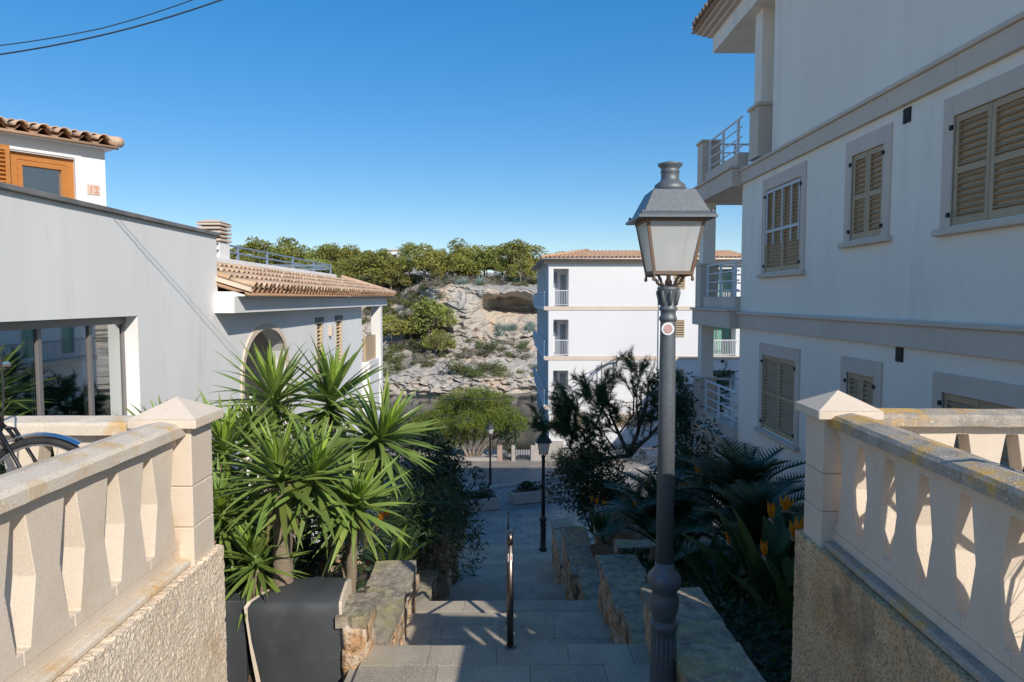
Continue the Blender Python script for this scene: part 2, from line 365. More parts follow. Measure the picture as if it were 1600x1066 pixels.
def leafquads(pts, size, up=.3, asp=1.0, rs=None, flat=None):
    """pts (n,3) -> MB of randomly turned leaf faces"""
    rs = rs or rng; n = len(pts); pts = np.asarray(pts, float)
    a = rs.normal(size=(n,3)); a[:,2] *= (1-up); a /= np.linalg.norm(a, axis=1)[:,None]+1e-9
    b = rs.normal(size=(n,3)); b -= (b*a).sum(1)[:,None]*a; b /= np.linalg.norm(b, axis=1)[:,None]+1e-9
    s = size*(.6+.8*rs.random(n))[:,None]
    p0 = pts-a*s; p1 = pts+b*s*asp*.5; p2 = pts+a*s; p3 = pts-b*s*asp*.5
    V = np.stack([p0,p1,p2,p3], 1).reshape(-1,3)
    m = MB(); m.v = [tuple(x) for x in V.tolist()]; m.f = [(4*i,4*i+1,4*i+2,4*i+3) for i in range(n)]
    return m
def lobes(centers, radii, per, rs, hollow=.55):
    out = []
    for c, r in zip(centers, radii):
        d = rs.normal(size=(per,3)); d /= np.linalg.norm(d, axis=1)[:,None]
        q = (hollow+(1-hollow)*rs.random(per)**.7)[:,None]
        out.append(np.asarray(c)+d*q*np.asarray(r))
    return np.concatenate(out)

# ---------------------------------------------------------------- ground, water, hill
SEA = -11.5
g = MB().box(-900, 900, -60, 1600, -15.2, -15); struct('sea_floor', g, M['soil'])
wv = MB(); wv.grid([[(x, y, SEA) for x in (-300, -60, 60, 300)] for y in (41.5, 70, 130, 400)]); struct('water', wv, M['water'])

def hill_point(X, t):
    """t 0..1 from below the waterline to the far plateau"""
    n1 = nz(X, 3, t*6, .07); n2 = nz(X, 9, t*25, .35)
    cl = sm(-17, -7, X)                      # how much the upper bank is a sheer face
    cave = sm(-4.2, -1.2, X)*(1-sm(9, 15, X))
    tab_y = [(0,82.4),(.08,83.0),(.12,84.2),(.26,91),(.36,95.0),(.40,96),(.46,96.2+3*(1-cl)),(.52,96.6+5*(1-cl)),(.58,97.2+6*(1-cl)),(.64,98+7*(1-cl)),(.72,108),(.82,128),(.92,165),(1,230)]
    tab_z = [(0,-13.2),(.08,-10.4),(.12,-9.5),(.26,-7.4),(.36,-5.7),(.40,-4.7),(.46,-2.6),(.52,-.7),(.58,.9),(.64,1.9),(.72,3.2),(.82,4.6),(.92,6.5),(1,6.0)]
    y = lerpl(tab_y, t); z = lerpl(tab_z, t)
    if cave > 0:
        cy = lerpl([(0,82.4),(.08,83.0),(.12,84.2),(.26,91),(.36,95.0),(.40,96.3),(.44,97.6),(.47,99.6),(.50,103),(.535,101.5),(.56,96.8),(.58,95.6),(.64,97.2),(.72,108),(1,230)], t)
        cz = lerpl([(0,-13.2),(.08,-10.4),(.12,-9.5),(.26,-7.4),(.36,-5.6),(.40,-4.7),(.44,-3.2),(.47,-2.1),(.50,-1.7),(.535,-.1),(.56,.25),(.58,.7),(.64,1.7),(.72,3.2),(1,6.0)], t)
        if t <= .72: y += (cy-y)*cave; z += (cz-z)*cave
    if t > .72: z += 0
    amp = .5+1.2*sm(.1, .3, t)
    n3 = abs(nz(X, z*1.6, t*40, .55, 3)); st_ = (z*.9+n1*1.5) % 1.0
    if .06 < t < .70: k_ = 1.2 if t < .4 else .45; y += (1.3*n3-.6)*k_+(.26*st_-.12)*(1 if t < .36 else .3)+.45*k_*nz(X, z, t*60, 1.3, 4); z += .2*n3*k_
    y += (n1*2.6+n2*.9)*amp*(.35 if cave > .4 and .36 < t < .6 else 1)
    z += (n1*.6+n2*.45)*amp*(1 if t > .05 else 0)*(1-.6*sm(.7, .8, t))
    z += 2.2*sm(.7, .9, t)*sm(-10, -60, X)
    return (X, y, z)
ts = [i/170*.74 for i in range(171)]+[.74+.26*(i+1)/14 for i in range(14)]
xs = [-150+i*4 for i in range(24)]+[-54+i*.36 for i in range(199)]+[17.5+i*5 for i in range(26)]
hm = MB(); hm.grid([[hill_point(X, t) for t in ts] for X in xs]); struct('rocky_hillside', hm, M['cliff'], smooth=False)
def hill_z(X, Y):
    """ground height on the plateau or bank at X, Y (scan along the profile)"""
    best = None
    for t in ts[20:]:
        p = hill_point(X, t)
        if p[1] >= Y: return p[2]
    return 6

def top_z(X, Y):
    for t in reversed(ts):
        p = hill_point(X, t)
        if p[1] <= Y: return p[2]
    return 2
# gardens beside the stairs
LG = [(3.9,-4.5),(6.45,-4.5),(7.0,-3.35),(7.2,-3.3),(8.4,-3.9),(10.4,-4.25),(12.2,-4.9),(16,-6.1),(20,-7.4),(24,-9.2),(26,-9.42)]
RG = [(4.1,-3.35),(7.0,-3.35),(10.2,-4.15),(14,-5.1),(17.5,-6.5),(21,-8.0),(24,-9.3),(26,-9.42)]
def garden(name, x0, x1, tab, y0, y1):
    m = MB(); nx = int((x1-x0)/.3)+1; ny = int((y1-y0)/.3)+1
    m.grid([[(x0+(x1-x0)*i/nx, y0+(y1-y0)*j/ny, lerpl(tab, y0+(y1-y0)*j/ny)+.06*nz(i*.3, j*.3, 1.7, .8)) for i in range(nx+1)] for j in range(ny+1)])
    e = x1 if x1 < 0 else x0
    m.grid([[(e, y0+(y1-y0)*j/ny, lerpl(tab, y0+(y1-y0)*j/ny)+dz_) for j in range(ny+1)] for dz_ in (.02, -2.5)])
    return struct(name, m, M['soil'], True)
garden('garden_ground', -14, -1.93, LG, 3.7, 26); garden('garden_ground', 2.0, 18, RG, 3.9, 26)

# plaza, road, far pavement
PZ = -9.3
m = MB().grid([[(x, y, PZ-.05) for x in (-40, -4, 4, 60)] for y in (22.2, 30, 39.6)]); plaza = struct('plaza', m, M['road'])
pvm = MB().box(-.246, .246, -.246, .246, -.05, 0).mesh('paver', M['paver'], bevel=.008)
for i in range(12):
    for j in range(12):
        x = -2.6+i*.5+(.25 if j % 2 else 0); y = 23.9+j*.5
        inst('paver', pvm, plaza, T(x, y, PZ+random.uniform(-.003, .003)))
# the road runs across at an angle; kerb line through (-1.7,32.65) and (2.64,34.7)
kd = Vector((4.35, 2.08, 0)).normalized(); kn = Vector((-kd.y, kd.x, 0)); K0 = Vector((-1.7, 32.65, 0))
def strip(a, b, z, th): # between offsets a,b from kerb line
    p = [K0-kd*30+kn*a, K0+kd*45+kn*a, K0+kd*45+kn*b, K0-kd*30+kn*b]
    return MB().prism([(q.x, q.y, z-th) for q in p], (0,0,th))
struct('road', strip(-3.3, -.14, PZ-.015, .02), M['road'])
pa_ = K0-kd*30+kn*.14; pb_ = K0+kd*15.9+kn*.14
pave = struct('far_pavement', MB().prism([(pa_.x, pa_.y, PZ-.2), (pb_.x, 39.5, PZ-.2), (pa_.x, 39.5, PZ-.2)], (0,0,.3)), M['paver'])
km = MB().box(-.49, .49, -.13, .13, -.25, 0).mesh('kerb_stone', M['kerb'], bevel=.02)
kb = struct('kerb', strip(-.1, .1, PZ-.06, .1), M['kerb'])
for i in range(26):
    p = K0+kd*(i-11); inst('kerb_stone', km, kb, axes((p.x, p.y, PZ+.115), kd, kn, (0,0,1)))
for p in ((792, 735), (827, 733), (780, 752)):
    q = atZ(p[0], p[1], PZ+.106); mm = MB().box(q.x-.3, q.x+.3, q.y-.25, q.y+.25, PZ+.1, PZ+.108)
    o = part('drain_cover', mm, M['frame'], pave)

# ---------------------------------------------------------------- stairs
SX0, SX1 = -1.43, 1.49
runs = []   # (y_start, y_nosing, z)
def flight(y, z, n, rise, tread):
    for i in range(n): z -= rise; runs.append((y, y+tread, z)); y += tread
    return y, z
y, z = 1.9, -1.60
runs.append((-4.0, 1.9, z))
y, z = flight(y, z, 10, .178, .30); runs.append((y, 6.85, -3.56))
y, z = flight(6.85, -3.56, 5, .1833, .30); runs.append((y, 9.9, -4.66)); runs.append((9.9, 10.65, -4.81))
y, z = flight(10.65, -4.81, 12, .1823, .30); runs.append((y, 16.8, -7.18))
y, z = flight(16.8, -7.18, 4, .198, .30); runs.append((y, 22.3, -8.17))
y, z = flight(22.3, -8.17, 5, .188, .30)
core = MB()
for (a, b, zz) in runs: core.box(SX0-.1, SX1+.1, a-.001, b-.03, zz-1.2, zz-.052)
stairs = struct('stairs', core, M['step'])
for (a, b, zz) in runs:
    if b < 4: continue
    nrow = max(1, round((b-a)/.42)); d = (b-a)/nrow
    for r in range(nrow):
        x = SX0; y1 = b-d*r; y0 = y1-d
        off = random.uniform(.25, .8)
        while x < SX1-.01:
            x2 = min(SX1, x+off); off = random.uniform(.62, .9)
            if SX1-x2 < .2: x2 = SX1
            e = .0016
            mb = MB().box(x+e, x2-e, y0+e, y1-(0 if r == 0 else e), zz-.05, zz+random.uniform(-.003, .003))
            part('slab', mb, M['step'], stairs, bevel=.004); x = x2

# upper terraces
TZ = -1.38
struct('terrace_floor', MB().box(-9, -2.012, -4, 3.98, TZ-.2, TZ), M['concrete'])
struct('terrace_floor', MB().prism([(1.77,-.1,TZ-.2),(4.85,-.1,TZ-.2),(4.85,4.2,TZ-.2),(2.17,4.2,TZ-.2)], (0,0,.2)), M['concrete'])
struct('street', MB().box(-60, 60, -70, -4.01, -1.9, -1.6), M['concrete'])  # unseen street behind the camera, added for its bounced light
struct('upper_ground', MB().box(-60, -13.02, -4, 60, -3, -2.4), M['concrete'])  # unseen pale ground to the left, added to bounce sunlight

# ---------------------------------------------------------------- balustrades
def baluster_mesh():
    hw = [(0,.1592),(.06,.1592),(.0601,.122),(.33,.076),(.60,.122),(.6001,.1592),(.66,.1592)]
    p = [(-a, 0, z) for z, a in hw]+[(a, 0, z) for z, a in reversed(hw)]
    return MB().prism([(q[0], -.06, q[2]) for q in p], (0, .12, 0)).mesh('baluster', M['stone'], bevel=.003)
BAL = baluster_mesh()
def coping(parent, F, u0, u1, v0, v1, z0, mat, seglen=1.2):
    """weathered coping, slightly ridged, laid in lengths"""
    n = max(1, round((u1-u0)/seglen)); d = (u1-u0)/n
    for i in range(n):
        a = u0+i*d+.002; b = u0+(i+1)*d-.002; m = MB(); k = 12; P = []
        prof = [(v0, z0), (v0, z0+.052), (v0+.02, z0+.07), ((v0+v1)/2, z0+.088), (v1-.02, z0+.07), (v1, z0+.052), (v1, z0), (v0, z0)]
        for j in range(k+1):
            u = a+(b-a)*j/k
            P.append([F @ Vector((u, v+.004*nz(u*9, v*20, i, 1), zz+.004*nz(u*9, zz*20+v*8, i+5, 1))) for v, zz in prof])
        m.grid(P); r = len(prof)-1
        m.f.append(tuple(range(r))); m.f.append(tuple(reversed(range(k*(r+1), k*(r+1)+r))))
        part('coping_stone', m, mat, parent)
def roughwall(F, u0, u1, z0, z1, n_out, step=.015, th=.3):
    """thick render with a crumbly surface on the outer face and both ends"""
    m = MB(); nu = int((u1-u0)/step); nz_ = int((z1-z0)/step)
    def d(u, z): return .005*nz(u*9, z*9, 3, 1)+.0055*nz(u*46, z*46, 8, 1, 3)
    P = [[F @ Vector((u0+(u1-u0)*i/nu+(.012*nz(1, j*.5, 4, 1) if i in (0, nu) else 0), n_out+d(u0+(u1-u0)*i/nu, z0+(z1-z0)*j/nz_), z0+(z1-z0)*j/nz_+(.014*nz(i*.4, 2, 7, 1) if j == nz_ else 0))) for j in range(nz_+1)] for i in range(nu+1)]
    m.grid(P)
    back = n_out-th
    m.grid([[P[i][nz_] for i in range(nu+1)], [F @ Vector((u0+(u1-u0)*i/nu, n_out-.08, z1-.004)) for i in range(nu+1)]])
    for i, sgn in ((0, 1), (nu, -1)):          # ends
        k = int(th/step); Q = []
        for a in range(k+1):
            v = n_out-th*a/k
            Q.append([P[i][j] if a == 0 else F @ Vector(((u0 if i == 0 else u1)+.012*nz(v*30, j*.5, 4, 1), v, z0+(z1-z0)*j/nz_)) for j in range(nz_+1)])
        m.grid(Q)
    m.box(u0+.03, u1-.03, back, n_out-.03, z0, z1-.012, F)
    return m
def balustrade(name, label, F, run, frun, side, mats):
    """F: local u = towards the camera along the stairs, local y = outward to the stairs, origin = pillar corner; frun = length of the arm along the street"""
    t = thing(name, label, 'balustrade', F @ Vector((0, 0, -1.6)))
    cop, stone, rough = mats
    s = .28
    # pillar: courses, cap
    zb, zt = -1.62, -.735
    zz = zb
    for h in (.30, .24, .345):
        part('pillar_block', MB().box(-s+.001, 0, -s, 0, zz+.0015, zz+h-.0015, F), stone, t, bevel=.006); zz += h
    o = .055; c = MB(); zc = zt
    a = [(-s-o,-s-o), (o,-s-o), (o,o), (-s-o,o)]
    c.frustum([(*q, zc) for q in a], [(*q, zc+.055) for q in a], F)
    pk = MB(); n = 8
    for k in range(4):
        p, q = Vector((*a[k], zc+.055)), Vector((*a[(k+1)%4], zc+.055)); ap = Vector((-s/2, -s/2, zc+.16))
        pk.add([p, q, ap], [(0,1,2)], F)
    c.v += pk.v; base_n = len(c.v)-len(pk.v); c.f += [tuple(i+base_n for i in f) for f in pk.f]
    part('pillar_cap', c, stone, t, bevel=.006)
    # arm along the stairs: u from 0 to run
    nb = int(run/.32)
    for i in range(nb):
        inst('baluster', BAL, t, F @ T(.165+.32*i, -.14, -1.44))
    part('bottom_rail', MB().box(0, run, -.2, -.08, -1.50, -1.441, F), stone, t)
    part('ledge', MB().box(0, run, -.25, -.015, -1.545, -1.5015, F), cop, t, bevel=.012)
    coping(t, F, .001, run, -.255, -.025, -.778, cop)
    w_ = roughwall(F, -s-.06, run, -4.2, -1.545, .03)
    part('rendered_wall', w_, rough, t)
    # arm along the street, away from the stairs: local y from -s to -frun
    G = F @ axes((0,0,0), (0,-1,0), (1,0,0), (0,0,1)) if side < 0 else F @ axes((0,0,0), (0,-1,0), (1,0,0), (0,0,1))
    nb = int((frun-s)/.3)
    for i in range(nb): inst('baluster', BAL, t, G @ T(s+.155+.3*i, -s/2, -1.44) @ Matrix.Diagonal((.94, 1, 1, 1)))
    part('bottom_rail', MB().box(s, frun, -s/2-.075, -s/2+.075, -1.50, -1.442, G), stone, t, bevel=.005)
    coping(t, G, s+.001, frun, -s/2-.14, -s/2+.14, -.778, cop)
    part('street_wall', MB().box(s, frun, -s+.02, -.03, -4.2, -1.5, G), rough, t)
    return t
FL = axes((-1.81, 3.9, 0), (0,-1,0), (1,0,0), (0,0,1))
# mirror for the right side: u towards camera, outward = -X ; turned 2.5 degrees
rr = R(3.0); FRm = axes((1.965, 4.16, 0), (-math.sin(rr), -math.cos(rr), 0), (-math.cos(rr), math.sin(rr), 0), (0,0,1))
balustrade('stone_balustrade', 'sandstone balustrade with pyramid capped pillar left of the stairs', FL, 3.9, 6.5, 1, (M['coping'], M['stone'], M['rough']))
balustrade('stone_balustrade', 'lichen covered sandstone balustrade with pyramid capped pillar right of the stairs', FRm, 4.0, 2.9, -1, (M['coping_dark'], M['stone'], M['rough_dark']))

# ---------------------------------------------------------------- rubble walls beside the stairs
def stone_mesh(seed):
    m = MB(); bm = bmesh.new(); bmesh.ops.create_cube(bm, size=1.0)
    bmesh.ops.subdivide_edges(bm, edges=bm.edges[:], cuts=2, use_grid_fill=True)
    for v in bm.verts:
        p = v.co.copy(); q = p.normalized()*.62; p = p.lerp(q, .25)
        v.co = p+Vector((nz(p.x*2, p.y*2, seed, 1), nz(p.y*2, p.z*2, seed+9, 1), nz(p.z*2, p.x*2, seed+17, 1)))*.17
    me = bpy.data.meshes.new('stone'); bm.to_mesh(me); bm.free(); me.materials.append(M['rock'])
    me.polygons.foreach_set('use_smooth', [True]*len(me.polygons)); return me
STONES = [stone_mesh(i*3.3) for i in range(7)]
def rubble(parent, F, u0, u1, z0, z1, dep=.10, sz=.26):
    """courses of irregular stones on the face y=0 of F"""
    zz = z0
    while zz < z1-.05:
        h = min(z1-zz, sz*random.uniform(.7, 1.25)); u = u0
        while u < u1-.04:
            wd = min(u1-u, sz*random.uniform(.8, 1.9))
            Mx = F @ T(u+wd/2, -.045+random.uniform(-.025, .02), zz+h/2) @ Matrix.Rotation(random.uniform(-.12, .12), 4, 'Y') @ Matrix.Rotation(random.uniform(-.15, .15), 4, 'Z') @ Matrix.Diagonal((wd*1.10, dep*2, h*1.10, 1))
            inst('stone', random.choice(STONES), parent, Mx); u += wd
        zz += h
def rough_block(x0, x1, y0, y1, z0, z1, step=.06, amp=.03):
    m = MB()
    def dd(p):
        p = Vector(p); return p+Vector((nz(p.y*3, p.z*3, 1, 1), nz(p.x*3, p.z*3, 5, 1), 0))*amp
    def face(fn, a, b):
        na = max(2, int(a/step)); nb = max(2, int(b/step)); m.grid([[dd(fn(i/na, j/nb)) for j in range(nb+1)] for i in range(na+1)])
    X, Y, Z = x1-x0, y1-y0, z1-z0
    face(lambda a, b: (x0, y0+Y*a, z0+Z*b), Y, Z); face(lambda a, b: (x1, y1-Y*a, z0+Z*b), Y, Z)
    face(lambda a, b: (x1-X*a, y0, z0+Z*b), X, Z); face(lambda a, b: (x0+X*a, y1, z0+Z*b), X, Z)
    face(lambda a, b: (x0+X*a, y0+Y*b, z1), X, Y); return m
def slab_piece(x0, x1, y0, y1, z, th=.09, rot=0, tilt=0):
    m = MB(); k = 7; cx, cy = (x0+x1)/2, (y0+y1)/2
    A = Matrix.Translation((cx, cy, z)) @ Matrix.Rotation(rot, 4, 'Z') @ Matrix.Rotation(tilt, 4, 'X')
    top = [[A @ Vector((-(x1-x0)/2+(x1-x0)*i/k+.022*nz(j*.9, i*.9, cx, 1), -(y1-y0)/2+(y1-y0)*j/k+.025*nz(i*.9, j*.9, cy, 1), .016*nz(i*.8, j*.8, cx+cy, 1))) for i in range(k+1)] for j in range(k+1)]
    m.grid(top); ring = [top[0][i] for i in range(k+1)]+[top[j][k] for j in range(1, k+1)]+[top[k][i] for i in range(k-1, -1, -1)]+[top[j][0] for j in range(k-1, 0, -1)]
    n = len(ring); m.add(ring+[A @ (A.inverted() @ p+Vector((0,0,-th))) for p in ring], [(i, (i+1)%n, n+(i+1)%n, n+i) for i in range(n)]); return m
def stonewall(label, segs, xin, xout, face_dir):
    """segs: (y0, y1, top, bottom)"""
    s0 = segs[0]; t = thing('rubble_wall', label, 'stone wall', ((xin+xout)/2, s0[0], s0[3]))
    a, b = min(xin, xout), max(xin, xout)
    for (y0, y1, zt, zb) in segs:
        part('wall_core', rough_block(a+.03, b-.03, y0+.02, y1-.02, zb-.4, zt-.07), M['rock'], t, True)
        if face_dir > 0: F = axes((b-.03, y0+.02, 0), (0,1,0), (1,0,0), (0,0,1)) ; F = axes((b-.03, 0, 0), (0,-1,0), (1,0,0), (0,0,1)); us = (-y1+.03, -y0-.03)
        else: F = axes((a+.03, 0, 0), (0,1,0), (-1,0,0), (0,0,1)); us = (y0+.03, y1-.03)
        rubble(t, F, us[0], us[1], zb, zt-.10, .085, .27)
        Fn = axes((0, y0+.02, 0), (-1,0,0), (0,-1,0), (0,0,1)); rubble(t, Fn, -b+.05, -a-.05, zb, zt-.10, .085, .22)
        n = max(1, round((y1-y0)/1.05)); d = (y1-y0)/n
        for i in range(n):
            part('coping_slab', slab_piece(a-.03, b+.03, y0+i*d+.006, y0+(i+1)*d-.006, zt+random.uniform(-.015, .015), .11, random.uniform(-.05, .05), random.uniform(-.04, .04)), M['slab_old'], t)
    return t
stonewall('stepped orange rubble wall with mossy coping slabs on the left of the stairs', [(8.3, 10.4, -4.05, -5.3), (7.15, 8.3, -3.9, -4.9), (11.3, 13.5, -5.35, -6.9)], -1.40, -1.97, 1)
stonewall('narrow orange rubble wall squeezed between the covered box and the stairs', [(6.52, 7.12, -3.12, -4.4)], -1.40, -1.64, 1)
stonewall('stepped rubble wall with dark coping slabs on the right of the stairs beside the near lamp', [(4.5, 7.05, -3.03, -4.3), (7.05, 8.3, -3.80, -4.9), (8.3, 10.45, -3.97, -5.3), (11.4, 13.3, -5.35, -6.9), (14.2, 17.3, -5.85, -7.9), (17.3, 21.0, -6.85, -8.9)], 1.46, 2.02, -1)
def pier(label, x0, x1, y0, y1, zb, zt):
    t = thing('stone_pier', label, 'stone pier', ((x0+x1)/2, (y0+y1)/2, zb))
    part('wall_core', rough_block(x0+.03, x1-.03, y0+.03, y1-.03, zb-.1, zt-.1, .06, .02), M['rock'], t, True)
    rubble(t, axes((0, y0+.03, 0), (-1,0,0), (0,-1,0), (0,0,1)), -x1+.02, -x0-.02, zb, zt-.12, .05, .30)
    rubble(t, axes((x1-.03, 0, 0), (0,-1,0), (1,0,0), (0,0,1)), -y1+.02, -y0-.02, zb, zt-.12, .05, .30)
    part('coping_slab', slab_piece(x0-.04, x1+.04, y0-.04, y1+.04, zt, .12), M['slab_old'], t)
pier('pale rubble pier with a flat cap ending the left wall by the middle landing', -2.0, -1.40, 16.1, 17.0, -7.2, -5.68)
pier('farther pale rubble pier behind the first one on the left of the stairs', -2.05, -1.42, 19.4, 20.4, -8.2, -6.5)
pier('low dark stone pier at the foot of the stairs on the left', -1.75, -1.42, 22.9, 24.0, -9.3, -7.6)
def crosswall(label, x0, x1, y, zt, zb):
    t = thing('garden_wall', label, 'stone wall', ((x0+x1)/2, y, zb))
    part('wall_core', rough_block(x0, x1, y, y+.35, zb, zt-.07, .07, .02), M['rock'], t, True)
    rubble(t, axes((0, y, 0), (-1,0,0), (0,-1,0), (0,0,1)), -x1, -x0, zb, zt-.08, .05, .28)
    n = max(1, round((x1-x0)/.9)); d = (x1-x0)/n
    for i in range(n): part('coping_slab', slab_piece(x0+i*d+.005, x0+(i+1)*d-.005, y-.06, y+.41, zt, .08), M['slab_old'], t)
crosswall('low garden wall behind the yucca trunks with a grey coping', -4.2, -1.98, 11.2, -4.25, -5.2)
crosswall('retaining wall of honey coloured stones below the dark hedge on the right', 2.05, 4.3, 15.2, -4.78, -6.6)
crosswall('low stone terrace edge in the shaded right garden', 2.05, 4.0, 12.3, -4.55, -5.4)
# ---------------------------------------------------------------- left house: flat grey-white volume and tiled wing
XL = -4.6
FH = axes((XL, 0, 0), (0,-1,0), (1,0,0), (0,0,1))        # u = -Y, outward +X
lh = thing('white_house', 'white rendered house with big glazed opening and low tiled wing left of the stairs', 'house', (XL, 11, -5))
GW = (-8.58, -2.2, -2.6, -.205)                            # glazing hole in (u0,u1,z0,z1)
mb = MB(); wall(mb, FH, -10.98, -1.0, -6, 1.0, [GW], .32)
mb.box(-13, XL-.32, 10.66, 10.98, -6, 1.0); mb.box(-13, XL-.32, 1.0, 1.3, -6, 1.0); mb.box(-13, XL-.001, 1.0, 10.98, .78, .999)
mb.box(-13, XL-.32, 1.3, 10.66, -2.85, -2.62)
part('wall', mb, M['plaster'], lh)
part('roof_edge', MB().box(-13, XL+.05, .95, 11.03, 1.001, 1.06), M['dark_cap'], lh, bevel=.008)
mb = MB(); mb.box(-7.4, -7.3, 1.3, 10.66, -2.6, .78); part('room_wall', mb, M['inner'], lh)
# glazing: frame bars and separate panes
yb = [8.58, 7.88, 7.02, 5.7, 4.0, 2.2]
fr = MB(); xo = XL-.17
fr.box(xo-.06, xo+.02, 2.2, 8.58, -.30, -.206); fr.box(xo-.06, xo+.02, 2.2, 8.58, -2.599, -2.5)
for k, yy in enumerate(yb): fr.box(xo-.045, xo+.0, max(2.2, yy-.028 if k else yy-.05), min(8.579, yy+.028), -2.5, -.30)
fo = part('window_frame', fr, M['frame'], lh)
for a, b in zip(yb, yb[1:]): part('pane', MB().box(xo-.03, xo-.018, b+.05, a-.06, -2.5, -.30), M['glass'], fo)
# wooden louvred leaf standing just inside the glass
FS = axes((XL-.55, 7.35, -1.75), (-.35,.94,0), (.94,.35,0), (0,0,1))
shutter(lh, FS, -.28, .28, -.75, 1.05, M['wood'], 1, .07, 1, name='wooden_leaf')
part('interior_column', MB().box(XL-1.3, XL-1.0, 6.2, 6.7, -2.6, .78), M['inner'], lh)
# wing wall with arch and two slit windows
WY0, WY1 = 10.98, 21.85
AY0, AY1, AZ = 11.95, 14.35, -.56
mb = MB()
slits = [(-17.15, -16.6, -2.05, -.60), (-19.15, -18.5, -2.05, -.60)]
wall(mb, FH, -WY1, -AY1, -7.5, .02, slits, .3); wall(mb, FH, -AY0, -WY0, -6.5, .02, [], .3)
n = 16; ry = (AY1-AY0)/2; rz = .95; cy = (AY0+AY1)/2
arc = [(cy+ry*math.cos(math.pi*i/n), AZ-rz+rz*math.sin(math.pi*i/n)**.8) for i in range(n+1)]
for (a, b) in zip(arc, arc[1:]):
    mb.add([(XL, a[0], a[1]), (XL, b[0], b[1]), (XL, b[0], .02), (XL, a[0], .02)], [(0,1,2,3)])
    mb.add([(XL, a[0], a[1]), (XL, b[0], b[1]), (XL-.3, b[0], b[1]), (XL-.3, a[0], a[1])], [(3,2,1,0)])
mb.box(-11, XL-.3, WY1-.3, WY1, -7.5, .02)
part('wing_wall', mb, M['plaster'], lh)
# arch trim: voussoir strip, and porch behind
am = MB()
for (a, b) in zip(arc, arc[1:]):
    def o_(p, k): return (cy+(p[0]-cy)*(1+k/ry), AZ-rz+(p[1]-AZ+rz)*(1+k/rz))
    a2, b2 = o_(a, .11), o_(b, .11)
    am.frustum([(XL-.02, *a), (XL-.02, *b), (XL-.02, *b2), (XL-.02, *a2)], [(XL+.025, *a), (XL+.025, *b), (XL+.025, *b2), (XL+.025, *a2)])
am.box(XL-.02, XL+.025, AY0-.11, AY0, -5, AZ-rz); am.box(XL-.02, XL+.025, AY1, AY1+.11, -5, AZ-rz)
part('arch_trim', am, M['stone'], lh)
mb = MB(); mb.box(XL-1.9, XL-1.8, 10.98, 16, -6, .0); mb.box(XL-1.8, XL-.3, 15.8, 16, -6, .0); mb.box(XL-1.8, XL-.3, 10.98, 16, -.05, .0); mb.box(XL-1.8, XL-.3, 10.98, 16, -4.75, -4.7)
part('porch', mb, M['plaster'], lh)
dm = MB().box(XL-1.8, XL-1.74, 12.6, 14.6, -4.7, -1.5); do = part('porch_door', dm, M['wood'], lh)
for (a, b, c, d) in slits:
    part('slit_back', MB().box(a, b, -.24, -.22, c, d, FH), M['dark'], lh)
    part('slit_lintel', MB().box(a-.06, b+.06, -.1, .03, d, d+.16, FH), M['dark_cap'], lh)
    me = slat_mesh(b-a-.02, .12, .02, R(-30), M['louvre']); k = 15
    so = part('slit_frame', MB().box(a, a+.05, -.16, .015, c, d, FH).box(b-.05, b, -.16, .015, c, d, FH), M['louvre'], lh)
    for i in range(k): inst('slat', me, so, FH @ T((a+b)/2, -.07, c+(i+.5)*(d-c)/k))
part('wall_lamp', MB().box(XL, XL+.09, 17.75, 17.88, -.95, -.70), M['band'], lh, bevel=.01)
# eaves beam, tiled roof, end post
part('eaves_beam', MB().box(XL-.05, -4.28, 10.83, 24.75, -.215, .05), M['plaster'], lh)
part('eaves_board', MB().box(XL-.05, -4.16, 10.95, 24.9, .051, .125), M['plaster'], lh)
sl = Vector((-1.0, 0, .31)).normalized(); nr = Vector((.31, 0, 1)).normalized()
E0 = Vector((-4.05, 10.95, .165)); ncol = 63; pit = .225; slope = 1.68
bed = MB(); corrugated(bed, E0-nr*.02, (0,1,0), sl, nr, ncol, pit, slope, .07)
bed.prism([tuple(E0+nr*-.12), tuple(E0+Vector((0, ncol*pit, 0))-nr*.12), tuple(E0+Vector((0, ncol*pit-1.4, 0))+sl*slope-nr*.12), tuple(E0+sl*slope-nr*.12)], tuple(nr*.05))
ro = part('tiled_roof', bed, M['tile_bed'], lh, True)
tiles(ro, E0, (0,1,0), sl, nr, ncol-1, 4, pit, .42)
hip = MB().tube([E0+Vector((0, ncol*pit, .06)), E0+Vector((0, ncol*pit-1.5, .10))+sl*slope], .09, 8); part('hip_ridge', hip, M['tile'], ro, True)
mb = MB(); q0 = E0+Vector((0, ncol*pit, 0)); q1 = E0+Vector((0, ncol*pit-1.5, 0))+sl*slope
mb.frustum([tuple(q0), tuple(q1), (-9, q1.y, q1.z), (-9, q0.y, q0.z)], [tuple(q0-Vector((0,0,.05))), tuple(q1-Vector((0,0,.05))), (-9, q1.y, q1.z-.05), (-9, q0.y, q0.z-.05)])
part('end_slope', mb, M['tile_bed'], ro)
part('verge', MB().prism([(-4.05,10.93,.19), (-4.05,10.93,.12), (-5.66,10.93,.62), (-5.66,10.93,.69)], (0,.05,0)), M['stone'], lh)
